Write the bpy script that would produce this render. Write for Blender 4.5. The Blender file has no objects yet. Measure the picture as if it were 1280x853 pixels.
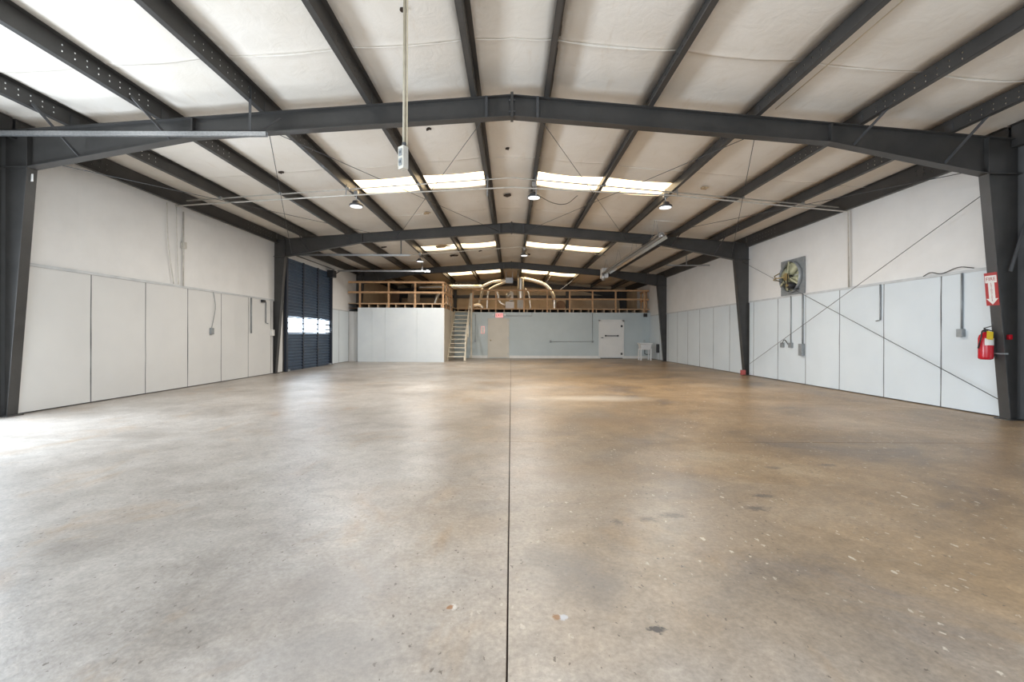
import bpy, math, random
from mathutils import Vector, Matrix

random.seed(7)
S = bpy.context.scene
COL = S.collection

# ------------------------------------------------------------------ camera
cam_d = bpy.data.cameras.new('camera')
cam_d.sensor_width = 36.0
cam_d.sensor_fit = 'HORIZONTAL'
cam_d.lens = 538.0 / 1280.0 * 36.0
cam_d.shift_x = 1.0 / 1280.0
cam_d.shift_y = -7.0 / 1280.0
cam_d.clip_start = 0.05
cam = bpy.data.objects.new('camera', cam_d)
COL.objects.link(cam)
cam.location = (0, 0, 1.30)
cam.rotation_euler = (math.radians(90), math.radians(-0.2), 0)
S.camera = cam

# ------------------------------------------------------------------ world, lights, exposure
w = bpy.data.worlds.new('sky')
S.world = w
w.use_nodes = True
bg = w.node_tree.nodes['Background']
bg.inputs[0].default_value = (0.72, 0.85, 1.0, 1)
bg.inputs[1].default_value = 2.0

def area_light(name, loc, rot, sx, sy, power, color):
    d = bpy.data.lights.new(name, 'AREA')
    d.shape = 'RECTANGLE'
    d.size = sx
    d.size_y = sy
    d.energy = power
    d.color = color
    o = bpy.data.objects.new(name, d)
    COL.objects.link(o)
    o.location = loc
    o.rotation_euler = rot
    return o

R90 = math.pi / 2
# daylight in the open loading door on the left wall, beside the camera
area_light('loading_door_daylight', (-8.2, 4.25, 1.0), (0, -R90, 0), 1.7, 3.7, 490, (0.80, 0.90, 1.0))
# added fill light at the unseen front opening behind the camera
area_light('front_fill_light', (0.5, -1.15, 2.1), (R90, 0, 0), 8.0, 3.9, 165, (0.86, 0.93, 1.0))
# daylight through the window band of the sectional door
area_light('door_window_daylight', (-8.12, 16.93, 1.65), (0, -R90, 0), 0.62, 3.66, 330, (0.80, 0.90, 1.0))

S.view_settings.view_transform = 'Standard'
S.view_settings.look = 'None'
S.view_settings.gamma = 1.0
S.view_settings.use_curve_mapping = False
S.view_settings.exposure = 0.56
S.cycles.max_bounces = 9
S.cycles.diffuse_bounces = 6
S.cycles.glossy_bounces = 4
S.cycles.sample_clamp_indirect = 8.0
S.cycles.caustics_reflective = False
S.cycles.caustics_refractive = False

# ------------------------------------------------------------------ materials
M = {}

def nodes_of(name):
    m = bpy.data.materials.new(name)
    m.use_nodes = True
    M[name] = m
    return m, m.node_tree.nodes, m.node_tree.links, m.node_tree.nodes['Principled BSDF']

def noise(N, L, scale, detail=4, rough=0.6, vec=None, dist=0.0):
    n = N.new('ShaderNodeTexNoise')
    n.inputs['Scale'].default_value = scale
    n.inputs['Detail'].default_value = detail
    n.inputs['Roughness'].default_value = rough
    n.inputs['Distortion'].default_value = dist
    if vec is not None:
        L.new(vec, n.inputs['Vector'])
    return n

def ramp(N, L, fac, stops):
    r = N.new('ShaderNodeValToRGB')
    els = r.color_ramp.elements
    while len(els) < len(stops):
        els.new(0.5)
    for e, (p, c) in zip(els, stops):
        e.position = p
        e.color = (c, c, c, 1) if isinstance(c, (int, float)) else (*c, 1)
    L.new(fac, r.inputs[0])
    return r

def mixc(N, L, fac, a, b, mode='MIX'):
    n = N.new('ShaderNodeMix')
    n.data_type = 'RGBA'
    n.blend_type = mode
    for v, i in ((fac, 0), (a, 6), (b, 7)):
        if isinstance(v, (int, float)):
            n.inputs[i].default_value = v
        elif isinstance(v, tuple):
            n.inputs[i].default_value = (*v, 1)
        else:
            L.new(v, n.inputs[i])
    return n.outputs[2]

def mathn(N, L, op, a, b=None, clamp=False):
    n = N.new('ShaderNodeMath')
    n.operation = op
    n.use_clamp = clamp
    for i, v in enumerate((a, b)):
        if v is None:
            continue
        if isinstance(v, (int, float)):
            n.inputs[i].default_value = v
        else:
            L.new(v, n.inputs[i])
    return n.outputs[0]

def geo_pos(N, L, scale=(1, 1, 1)):
    g = N.new('ShaderNodeNewGeometry')
    mp = N.new('ShaderNodeMapping')
    mp.inputs['Scale'].default_value = scale
    L.new(g.outputs['Position'], mp.inputs['Vector'])
    return mp.outputs[0]

def bump(N, L, B, h, strength, dist=0.01):
    b = N.new('ShaderNodeBump')
    b.inputs['Strength'].default_value = strength
    b.inputs['Distance'].default_value = dist
    L.new(h, b.inputs['Height'])
    L.new(b.outputs[0], B.inputs['Normal'])

def paint(name, c1, c2=None, scale=3.0, rough=0.5, metal=0.0, bmp=0.0, bscale=40.0, stretch=(1, 1, 1), spec=0.5):
    m, N, L, B = nodes_of(name)
    c2 = c2 or tuple(v * 0.86 for v in c1)
    p = geo_pos(N, L, stretch)
    n = noise(N, L, scale, 5, 0.6, p)
    r = ramp(N, L, n.outputs[0], [(0.35, c1), (0.68, c2)])
    L.new(r.outputs[0], B.inputs['Base Color'])
    B.inputs['Roughness'].default_value = rough
    B.inputs['Metallic'].default_value = metal
    B.inputs['Specular IOR Level'].default_value = spec
    if bmp:
        nb = noise(N, L, bscale, 3, 0.6, p)
        bump(N, L, B, nb.outputs[0], bmp)
    return m

paint('steel', (0.058, 0.056, 0.054), (0.042, 0.041, 0.040), 2.5, 0.42, 0.0, 0.05)
paint('steel_grey', (0.075, 0.076, 0.080), (0.055, 0.056, 0.058), 2.5, 0.45)
paint('galvanised', (0.52, 0.53, 0.54), (0.40, 0.41, 0.42), 30.0, 0.38, 0.8)
paint('conduit', (0.62, 0.60, 0.55), (0.50, 0.48, 0.44), 12.0, 0.42, 0.35)
paint('conduit_grey', (0.32, 0.34, 0.35), (0.25, 0.27, 0.28), 12.0, 0.45, 0.3)
paint('outlet_beige', (0.60, 0.57, 0.50), (0.54, 0.51, 0.44), 12.0, 0.5)
paint('pendant_pipe', (0.42, 0.37, 0.28), (0.34, 0.30, 0.22), 12.0, 0.5, 0.2)
paint('rod', (0.10, 0.10, 0.10), (0.07, 0.07, 0.07), 12.0, 0.5, 0.4)
paint('upper_wall', (0.80, 0.795, 0.78), (0.74, 0.735, 0.72), 1.2, 0.55, 0.0, 0.15, 2.0)
paint('tan_insulation', (0.66, 0.53, 0.37), (0.54, 0.42, 0.29), 1.3, 0.7, 0.0, 0.2, 3.0)
paint('backing', (0.10, 0.10, 0.10), None, 3.0, 0.8)
paint('seam', (0.20, 0.21, 0.215), (0.13, 0.135, 0.14), 4.0, 0.7)
paint('aluminium', (0.80, 0.79, 0.78), (0.70, 0.69, 0.69), 9.0, 0.22, 1.0)
paint('trim_grey', (0.60, 0.62, 0.63), (0.50, 0.52, 0.53), 4.0, 0.5)
paint('office_wall', (0.74, 0.79, 0.82), (0.68, 0.73, 0.77), 1.0, 0.5, 0.0, 0.05, 6.0)
paint('office_side', (0.62, 0.57, 0.49), (0.55, 0.50, 0.43), 1.0, 0.55)
paint('back_wall', (0.53, 0.60, 0.62), (0.48, 0.55, 0.57), 0.8, 0.5)
paint('white_trim', (0.80, 0.80, 0.78), (0.72, 0.72, 0.70), 3.0, 0.45)
paint('door_beige', (0.64, 0.60, 0.52), (0.60, 0.56, 0.48), 2.0, 0.45)
paint('door_white', (0.80, 0.81, 0.80), (0.76, 0.77, 0.76), 2.0, 0.4)
paint('stair_paint', (0.80, 0.75, 0.63), (0.70, 0.65, 0.53), 5.0, 0.5)
paint('lumber', (0.60, 0.37, 0.20), (0.46, 0.27, 0.14), 6.0, 0.6, 0.0, 0.1, 40, (1, 1, 1))
paint('lumber_pale', (0.55, 0.43, 0.30), (0.40, 0.30, 0.20), 6.0, 0.65)
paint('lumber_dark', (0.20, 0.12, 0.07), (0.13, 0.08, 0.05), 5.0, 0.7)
paint('door_blue', (0.050, 0.082, 0.130), (0.036, 0.060, 0.098), 2.0, 0.40)
paint('door_stile', (0.020, 0.028, 0.045), None, 3.0, 0.45)
paint('foil', (0.90, 0.86, 0.78), (0.72, 0.66, 0.56), 25.0, 0.28, 0.85, 0.5, 45.0)
paint('duct_grey', (0.42, 0.40, 0.36), (0.36, 0.34, 0.30), 5.0, 0.45, 0.4)
paint('white_plastic', (0.80, 0.82, 0.83), (0.76, 0.78, 0.79), 5.0, 0.35)
paint('black_plastic', (0.018, 0.018, 0.02), None, 5.0, 0.4)
paint('red_paint', (0.55, 0.012, 0.025), (0.48, 0.01, 0.02), 5.0, 0.25)
paint('yellow_tag', (0.85, 0.60, 0.02), (0.78, 0.54, 0.02), 5.0, 0.5)
paint('sign_red', (0.42, 0.035, 0.035), (0.36, 0.03, 0.03), 5.0, 0.4)
paint('label_white', (0.78, 0.77, 0.74), (0.72, 0.71, 0.68), 8.0, 0.5)
paint('brass', (0.50, 0.40, 0.20), (0.42, 0.33, 0.16), 9.0, 0.35, 0.8)
paint('fan_green', (0.50, 0.50, 0.34), (0.38, 0.38, 0.25), 9.0, 0.45)
paint('tear_dark', (0.055, 0.035, 0.022), (0.03, 0.02, 0.014), 8.0, 0.9)
paint('tear_paper', (0.50, 0.38, 0.24), (0.40, 0.29, 0.17), 8.0, 0.8)
paint('cord_pale', (0.66, 0.58, 0.42), (0.60, 0.52, 0.37), 8.0, 0.6)
paint('ground', (0.42, 0.41, 0.39), (0.36, 0.35, 0.33), 0.6, 0.8)
paint('roof_sheet', (0.55, 0.56, 0.57), None, 1.0, 0.5)
paint('pipe_red', (0.45, 0.10, 0.09), None, 9.0, 0.5)

def emit(name, col, strength, streak=False):
    m, N, L, B = nodes_of(name)
    B.inputs['Base Color'].default_value = (*[min(1, c * 0.8) for c in col], 1)
    B.inputs['Emission Color'].default_value = (*col, 1)
    B.inputs['Emission Strength'].default_value = strength
    B.inputs['Roughness'].default_value = 0.5
    if streak:
        p = geo_pos(N, L, (1.2, 9.0, 1))
        n = noise(N, L, 3.0, 5, 0.65, p)
        r = ramp(N, L, n.outputs[0], [(0.34, (0.70, 0.50, 0.28)), (0.52, col)])
        L.new(r.outputs[0], B.inputs['Emission Color'])
    return m

emit('skylight', (1.0, 0.78, 0.48), 3.4, True)
emit('led', (0.95, 0.98, 1.0), 0.8)
emit('exit_face', (0.95, 0.42, 0.40), 0.45)

m, N, L, B = nodes_of('window_glass')
B.inputs['Base Color'].default_value = (0.95, 0.98, 1, 1)
B.inputs['Roughness'].default_value = 0.05
B.inputs['Transmission Weight'].default_value = 1.0
B.inputs['IOR'].default_value = 1.02

# roof blanket: white vinyl facing with faint wrinkles and warm stains
m, N, L, B = nodes_of('blanket')
p = geo_pos(N, L, (1, 1, 1))
n1 = noise(N, L, 0.9, 5, 0.6, p, 0.4)
c = ramp(N, L, n1.outputs[0], [(0.30, (0.82, 0.785, 0.73)), (0.72, (0.74, 0.695, 0.625))])
ps = geo_pos(N, L, (1.5, 0.35, 1))
n2 = noise(N, L, 4.0, 6, 0.7, ps)
s = ramp(N, L, n2.outputs[0], [(0.58, 0.0), (0.82, 0.55)])
cc = mixc(N, L, s.outputs[0], c.outputs[0], (0.60, 0.50, 0.38))
L.new(cc, B.inputs['Base Color'])
B.inputs['Roughness'].default_value = 0.55
n3 = noise(N, L, 3.5, 4, 0.6, p, 1.0)
bump(N, L, B, n3.outputs[0], 0.25, 0.03)

# painted plywood liner with scuffs
def liner(name, c1, c2):
    m, N, L, B = nodes_of(name)
    p = geo_pos(N, L, (1, 1, 1))
    n1 = noise(N, L, 0.8, 4, 0.55, p)
    c = ramp(N, L, n1.outputs[0], [(0.3, c1), (0.7, c2)])
    n2 = noise(N, L, 9.0, 6, 0.75, geo_pos(N, L, (1, 1.6, 0.7)), 0.6)
    s = ramp(N, L, n2.outputs[0], [(0.715, 0.0), (0.745, 0.75)])
    cc = mixc(N, L, s.outputs[0], c.outputs[0], (0.30, 0.27, 0.24))
    L.new(cc, B.inputs['Base Color'])
    B.inputs['Roughness'].default_value = 0.42
    n3 = noise(N, L, 1.4, 3, 0.5, p)
    bump(N, L, B, n3.outputs[0], 0.25, 0.03)
liner('liner_left', (0.70, 0.70, 0.685), (0.64, 0.64, 0.63))
liner('liner_right', (0.70, 0.76, 0.795), (0.64, 0.70, 0.74))

# sealed concrete floor
m, N, L, B = nodes_of('concrete')
p = geo_pos(N, L)
sep = N.new('ShaderNodeSeparateXYZ')
L.new(p, sep.inputs[0])
nL = noise(N, L, 0.22, 5, 0.6, p, 0.6)
fx = mathn(N, L, 'MULTIPLY_ADD', sep.outputs[0], 0.16)
fx.node.inputs[2].default_value = 0.37
fx2 = mathn(N, L, 'ADD', fx, mathn(N, L, 'MULTIPLY', mathn(N, L, 'SUBTRACT', nL.outputs[0], 0.5), 1.5))
brown = ramp(N, L, fx2, [(0.10, 0.0), (0.75, 1.0)])
nM = noise(N, L, 0.75, 7, 0.60, p, 0.35)
grey = ramp(N, L, nM.outputs[0], [(0.34, (0.32, 0.285, 0.25)), (0.48, (0.43, 0.39, 0.35)), (0.66, (0.53, 0.495, 0.455))])
nB = noise(N, L, 0.62, 7, 0.64, geo_pos(N, L, (1, 1.15, 1)), 0.5)
brn = ramp(N, L, nB.outputs[0], [(0.33, (0.22, 0.16, 0.112)), (0.44, (0.325, 0.22, 0.123)), (0.55, (0.405, 0.272, 0.150)), (0.68, (0.52, 0.385, 0.24))])
base = mixc(N, L, brown.outputs[0], grey.outputs[0], brn.outputs[0])
# orange-brown blotches
nO = noise(N, L, 1.6, 5, 0.6, geo_pos(N, L, (1.0, 0.7, 1)), 0.8)
om = ramp(N, L, nO.outputs[0], [(0.56, 0.0), (0.74, 0.55)])
base = mixc(N, L, om.outputs[0], base, (0.40, 0.255, 0.13))
# worn pale streaks
nW = noise(N, L, 2.4, 7, 0.7, geo_pos(N, L, (0.55, 1.4, 1)), 1.5)
wm = ramp(N, L, nW.outputs[0], [(0.60, 0.0), (0.80, 0.5)])
base = mixc(N, L, wm.outputs[0], base, (0.62, 0.55, 0.45))
# fine mottling
nF = noise(N, L, 38.0, 5, 0.7, p)
fm = ramp(N, L, nF.outputs[0], [(0.36, 0.84), (0.64, 1.13)])
base = mixc(N, L, 1.0, base, fm.outputs[0], 'MULTIPLY')
nG = noise(N, L, 5.0, 6, 0.7, p, 1.0)
gm = ramp(N, L, nG.outputs[0], [(0.36, 0.74), (0.64, 0.94)])
base = mixc(N, L, 1.0, base, gm.outputs[0], 'MULTIPLY')
# pale chips
warp = noise(N, L, 26.0, 4, 0.7, p)
vadd = N.new('ShaderNodeVectorMath'); vadd.operation = 'MULTIPLY_ADD'
L.new(warp.outputs[1], vadd.inputs[0]); vadd.inputs[1].default_value = (0.05, 0.05, 0.05)
L.new(p, vadd.inputs[2])
vmap = N.new('ShaderNodeMapping')
vmap.inputs['Rotation'].default_value = (0, 0, 0.7)
vmap.inputs['Scale'].default_value = (1.0, 0.5, 1.0)
L.new(vadd.outputs[0], vmap.inputs[0])
vo = N.new('ShaderNodeTexVoronoi'); vo.inputs['Scale'].default_value = 15.0
L.new(vmap.outputs[0], vo.inputs['Vector'])
cs = N.new('ShaderNodeSeparateColor'); L.new(vo.outputs['Color'], cs.inputs[0])
rad = mathn(N, L, 'MULTIPLY', mathn(N, L, 'POWER', cs.outputs[0], 5.0), 0.20)
chip = mathn(N, L, 'LESS_THAN', vo.outputs['Distance'], rad)
chipmask = ramp(N, L, mathn(N, L, 'ADD', noise(N, L, 0.9, 4, 0.6, p).outputs[0], mathn(N, L, 'MULTIPLY', mathn(N, L, 'SUBTRACT', brown.outputs[0], 0.7), 0.35)), [(0.38, 0.0), (0.55, 0.95)])
chipf = mathn(N, L, 'MULTIPLY', chip, chipmask.outputs[0])
base = mixc(N, L, chipf, base, (0.62, 0.55, 0.44))
# fine scratches / flecks
vo2 = N.new('ShaderNodeTexVoronoi'); vo2.inputs['Scale'].default_value = 34.0
L.new(vmap.outputs[0], vo2.inputs['Vector'])
cs2 = N.new('ShaderNodeSeparateColor'); L.new(vo2.outputs['Color'], cs2.inputs[0])
fl = mathn(N, L, 'LESS_THAN', vo2.outputs['Distance'], mathn(N, L, 'MULTIPLY', mathn(N, L, 'POWER', cs2.outputs[1], 4.5), 0.30))
base = mixc(N, L, mathn(N, L, 'MULTIPLY', fl, mathn(N, L, 'MULTIPLY', chipmask.outputs[0], 0.8)), base, (0.66, 0.58, 0.46))
dk = mathn(N, L, 'LESS_THAN', vo2.outputs['Distance'], mathn(N, L, 'MULTIPLY', mathn(N, L, 'POWER', cs2.outputs[2], 6.0), 0.24))
base = mixc(N, L, mathn(N, L, 'MULTIPLY', dk, 0.75), base, (0.10, 0.075, 0.055))

STAIN_NOISE = {}
def blob(cx, cy, rx, ry, soft=0.5, nscale=6.0, namp=0.5):
    # irregular stain at a place on the slab
    dx = mathn(N, L, 'MULTIPLY', mathn(N, L, 'SUBTRACT', sep.outputs[0], cx), 1.0 / rx)
    dy = mathn(N, L, 'MULTIPLY', mathn(N, L, 'SUBTRACT', sep.outputs[1], cy), 1.0 / ry)
    d = mathn(N, L, 'SQRT', mathn(N, L, 'ADD', mathn(N, L, 'MULTIPLY', dx, dx), mathn(N, L, 'MULTIPLY', dy, dy)))
    if nscale not in STAIN_NOISE:
        STAIN_NOISE[nscale] = noise(N, L, nscale, 6, 0.68, p, 0.8)
    nn = STAIN_NOISE[nscale]
    d2 = mathn(N, L, 'ADD', d, mathn(N, L, 'MULTIPLY', mathn(N, L, 'SUBTRACT', nn.outputs[0], 0.5), namp * 2))
    return ramp(N, L, d2, [(max(0.02, 0.95 - soft), 1.0), (0.98, 0.0)]).outputs[0]

def stain(cx, cy, rx, ry, col, amt, soft=0.5, ns=6.0, na=0.5):
    global base
    base = mixc(N, L, mathn(N, L, 'MULTIPLY', blob(cx, cy, rx, ry, soft, ns, na), amt), base, col)

stain(0.32, 2.38, 0.42, 0.36, (0.16, 0.145, 0.135), 0.62, 0.85, 3.5, 0.8)     # grey patch right of the joint
stain(0.55, 3.95, 0.50, 0.32, (0.26, 0.20, 0.15), 0.40, 0.6, 3.0, 0.8)
stain(-0.95, 2.25, 0.55, 0.40, (0.25, 0.22, 0.20), 0.45, 0.7, 2.5, 0.9)
stain(-0.75, 1.75, 0.45, 0.22, (0.26, 0.235, 0.215), 0.5, 0.6, 3.0, 0.9)
stain(1.55, 6.5, 1.2, 0.45, (0.30, 0.20, 0.12), 0.45, 0.6, 1.5, 0.4)
stain(1.6, 8.9, 1.7, 0.5, (0.66, 0.58, 0.47), 0.55, 0.7, 1.2, 0.5)            # worn pale band
stain(0.65, 1.905, 0.045, 0.03, (0.05, 0.043, 0.04), 0.95, 0.4, 30, 1.1)      # tar spot
stain(0.240, 1.985, 0.030, 0.026, (0.50, 0.50, 0.52), 0.8, 0.4, 40, 0.8)       # two spalled anchor holes
stain(0.212, 1.985, 0.022, 0.024, (0.26, 0.12, 0.04), 0.9, 0.3, 30, 1.0)
stain(-0.268, 2.055, 0.026, 0.026, (0.62, 0.57, 0.50), 0.85, 0.5, 30, 1.1)
stain(-0.288, 2.055, 0.018, 0.020, (0.28, 0.12, 0.04), 0.9, 0.3, 30, 1.0)
for (cx, cy, rx) in ((0.98, 3.05, 0.09), (1.17, 3.12, 0.13), (1.85, 3.25, 0.12), (2.05, 3.5, 0.11), (0.75, 3.0, 0.05), (3.2, 4.35, 0.12), (2.6, 4.25, 0.09)):
    stain(cx, cy, rx, 0.06, (0.10, 0.085, 0.075), 0.7, 0.7, 22, 1.3)
L.new(base, B.inputs['Base Color'])
rr = ramp(N, L, noise(N, L, 0.5, 3, 0.5, p).outputs[0], [(0.35, 0.32), (0.65, 0.42)])
L.new(rr.outputs[0], B.inputs['Roughness'])
B.inputs['Specular IOR Level'].default_value = 0.5
hsum = mathn(N, L, 'ADD', mathn(N, L, 'MULTIPLY', nF.outputs[0], 0.5), mathn(N, L, 'MULTIPLY', chip, -0.6))
hsum = mathn(N, L, 'ADD', hsum, mathn(N, L, 'MULTIPLY', dk, -1.0))
bump(N, L, B, hsum, 0.5, 0.006)

# ------------------------------------------------------------------ mesh helpers
WORLD = {}

class MB:
    def __init__(self):
        self.v = []
        self.f = []
    def add(self, vs, fs):
        o = len(self.v)
        self.v += [tuple(p) for p in vs]
        self.f += [tuple(i + o for i in f) for f in fs]
        return self
    def box(self, x0, x1, y0, y1, z0, z1):
        return self.add([(x0, y0, z0), (x1, y0, z0), (x1, y1, z0), (x0, y1, z0), (x0, y0, z1), (x1, y0, z1), (x1, y1, z1), (x0, y1, z1)],
                        [(0, 3, 2, 1), (4, 5, 6, 7), (0, 1, 5, 4), (1, 2, 6, 5), (2, 3, 7, 6), (3, 0, 4, 7)])
    def bar(self, p0, p1, w, h, up=(0, 0, 1)):
        p0, p1 = Vector(p0), Vector(p1)
        d = (p1 - p0).normalized()
        u = Vector(up)
        s = d.cross(u)
        if s.length < 1e-4:
            s = d.cross(Vector((1, 0, 0)))
        s.normalize()
        u = s.cross(d)
        a, b = s * (w / 2), u * (h / 2)
        vs = [p0 - a - b, p0 + a - b, p0 + a + b, p0 - a + b, p1 - a - b, p1 + a - b, p1 + a + b, p1 - a + b]
        return self.add(vs, [(0, 1, 2, 3), (7, 6, 5, 4), (0, 4, 5, 1), (1, 5, 6, 2), (2, 6, 7, 3), (3, 7, 4, 0)])
    def prism_y(self, poly, y0, y1):
        n = len(poly)
        vs = [(x, y0, z) for x, z in poly] + [(x, y1, z) for x, z in poly]
        fs = [tuple(range(n)), tuple(range(2 * n - 1, n - 1, -1))]
        fs += [(i, n + i, n + (i + 1) % n, (i + 1) % n) for i in range(n)]
        return self.add(vs, fs)
    def prism_x(self, poly, x0, x1):
        n = len(poly)
        vs = [(x0, y, z) for y, z in poly] + [(x1, y, z) for y, z in poly]
        fs = [tuple(range(n)), tuple(range(2 * n - 1, n - 1, -1))]
        fs += [(i, n + i, n + (i + 1) % n, (i + 1) % n) for i in range(n)]
        return self.add(vs, fs)
    def prism_z(self, poly, z0, z1):
        n = len(poly)
        vs = [(x, y, z0) for x, y in poly] + [(x, y, z1) for x, y in poly]
        fs = [tuple(range(n)), tuple(range(2 * n - 1, n - 1, -1))]
        fs += [(i, n + i, n + (i + 1) % n, (i + 1) % n) for i in range(n)]
        return self.add(vs, fs)
    def tube(self, pts, r, seg=8, rib=0.0, ribn=0):
        pts = [Vector(q) for q in pts]
        n = len(pts)
        rings = []
        prev = None
        for i, q in enumerate(pts):
            t = (pts[min(i + 1, n - 1)] - pts[max(i - 1, 0)]).normalized()
            if prev is None:
                a = Vector((0, 0, 1)) if abs(t.z) < 0.9 else Vector((1, 0, 0))
                s = t.cross(a).normalized()
            else:
                s = (prev - t * prev.dot(t)).normalized()
            prev = s
            b = t.cross(s)
            rr = (r[i] if isinstance(r, (list, tuple)) else r) * (1 + (rib if i % 2 else -rib))
            rings.append([q + s * (rr * math.cos(2 * math.pi * k / seg)) + b * (rr * math.sin(2 * math.pi * k / seg)) for k in range(seg)])
        vs = [x for rg in rings for x in rg]
        fs = []
        for i in range(n - 1):
            for k in range(seg):
                k2 = (k + 1) % seg
                fs.append((i * seg + k, i * seg + k2, (i + 1) * seg + k2, (i + 1) * seg + k))
        fs.append(tuple(range(seg - 1, -1, -1)))
        fs.append(tuple((n - 1) * seg + k for k in range(seg)))
        return self.add(vs, fs)
    def lathe(self, prof, cx, cy, seg=16, axis='z', c3=0.0):
        # prof: (radius, height) pairs; axis z: centre (cx, cy); axis x: centre (y=cx, z=cy)
        vs = []
        for r, h in prof:
            for k in range(seg):
                a = 2 * math.pi * k / seg
                if axis == 'z':
                    vs.append((cx + r * math.cos(a), cy + r * math.sin(a), h))
                elif axis == 'x':
                    vs.append((h, cx + r * math.cos(a), cy + r * math.sin(a)))
                else:
                    vs.append((cx + r * math.cos(a), h, cy + r * math.sin(a)))
        n = len(prof)
        fs = []
        for i in range(n - 1):
            for k in range(seg):
                k2 = (k + 1) % seg
                fs.append((i * seg + k, i * seg + k2, (i + 1) * seg + k2, (i + 1) * seg + k))
        fs.append(tuple(range(seg - 1, -1, -1)))
        fs.append(tuple((n - 1) * seg + k for k in range(seg)))
        return self.add(vs, fs)

def mesh_from(mb, off=(0, 0, 0), name='mesh'):
    me = bpy.data.meshes.new(name)
    me.from_pydata([(x - off[0], y - off[1], z - off[2]) for x, y, z in mb.v], [], mb.f)
    me.validate()
    import bmesh
    bm = bmesh.new()
    bm.from_mesh(me)
    bmesh.ops.recalc_face_normals(bm, faces=bm.faces)
    bm.to_mesh(me)
    bm.free()
    return me

def part(name, mb, mat, parent=None, smooth=False, bevel=0.0):
    off = WORLD.get(parent.name, (0, 0, 0)) if parent else (0, 0, 0)
    if parent is None and mb.v:
        xs = [q[0] for q in mb.v]; ys = [q[1] for q in mb.v]; zs = [q[2] for q in mb.v]
        off = ((min(xs) + max(xs)) / 2, (min(ys) + max(ys)) / 2, min(zs))
    me = mesh_from(mb, off, name)
    me.materials.append(M[mat])
    if smooth:
        me.shade_smooth()
    o = bpy.data.objects.new(name, me)
    COL.objects.link(o)
    if parent:
        o.parent = parent
    else:
        o.location = off
    WORLD[o.name] = off
    if bevel:
        b = o.modifiers.new('bevel', 'BEVEL')
        b.width = bevel
        b.segments = 2
    return o

def copy_part(src, parent, delta):
    o = src.copy()
    COL.objects.link(o)
    o.parent = parent
    o.location = Vector(src.location) + Vector(delta)
    WORLD[o.name] = WORLD[src.name]
    return o

def tag(o, label=None, cat=None, group=None, kind=None):
    if label: o['label'] = label
    if cat: o['category'] = cat
    if group: o['group'] = group
    if kind: o['kind'] = kind
    return o

def empty(name, loc, label=None, cat=None, group=None, kind=None):
    o = bpy.data.objects.new(name, None)
    COL.objects.link(o)
    o.location = loc
    o.empty_display_size = 0.2
    WORLD[o.name] = tuple(loc)
    return tag(o, label, cat, group, kind)

def text_mesh(body, size, mat_rows, mat, name, parent, extrude=0.002):
    """letters as a mesh; mat_rows = Matrix placing text x,y,z axes in the world"""
    cu = bpy.data.curves.new('lettering', 'FONT')
    cu.body = body
    cu.size = size
    cu.extrude = extrude
    cu.align_x = 'CENTER'
    cu.align_y = 'CENTER'
    tmp = bpy.data.objects.new('lettering_source', cu)
    COL.objects.link(tmp)
    bpy.context.view_layer.update()
    dg = bpy.context.evaluated_depsgraph_get()
    me = bpy.data.meshes.new_from_object(tmp.evaluated_get(dg))
    bpy.data.objects.remove(tmp)
    me.transform(mat_rows)
    off = WORLD.get(parent.name, (0, 0, 0))
    me.transform(Matrix.Translation(Vector(off) * -1))
    me.materials.clear()
    me.materials.append(M[mat])
    o = bpy.data.objects.new(name, me)
    COL.objects.link(o)
    o.parent = parent
    WORLD[o.name] = off
    return o

def smooth_path(pts, n=24):
    """Catmull-Rom through the points"""
    P = [Vector(q) for q in pts]
    P = [P[0] * 2 - P[1]] + P + [P[-1] * 2 - P[-2]]
    out = []
    segs = len(P) - 3
    for s in range(segs):
        a, b, c, d = P[s:s + 4]
        k = max(2, n // segs)
        for i in range(k):
            t = i / k
            out.append(0.5 * ((2 * b) + (c - a) * t + (2 * a - 5 * b + 4 * c - d) * t * t + (3 * b - a - 3 * c + d) * t ** 3))
    out.append(P[-2])
    return out

# ------------------------------------------------------------------ main dimensions (metres)
XW = 7.95                     # wall faces
F = [6.79, 14.42, 22.05, 29.68]   # steel frames
Y0, Y1 = -1.0, 29.9
RIDGE = 5.07
def ztop(x):
    return RIDGE - (0.0745 * -x if x < 0 else 0.0845 * x)
PUR = 0.235
def zc(x):
    return ztop(x) + PUR
LINER = 2.42
DECK = 2.62

# ------------------------------------------------------------------ floor
fl = empty('floor', (0, 10, 0), kind='structure')
xj, yj, g = -0.012, 5.27, 0.0035
for (x0, x1, y0, y1) in ((-8.1, xj - g, Y0, yj - g / 2), (xj + g, 8.1, Y0, yj - g / 2), (-8.1, xj - g, yj + g / 2, Y1), (xj + g, 8.1, yj + g / 2, Y1)):
    part('concrete_slab', MB().box(x0, x1, y0, y1, -0.12, 0.0), 'concrete', fl, bevel=0.004)
part('joint_filler', MB().box(-8.1, 8.1, Y0, Y1, -0.13, -0.018), 'tear_dark', fl)
part('ground', MB().box(-60, 60, -60, 80, -0.5, -0.14), 'ground').__setitem__('kind', 'structure')

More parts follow.
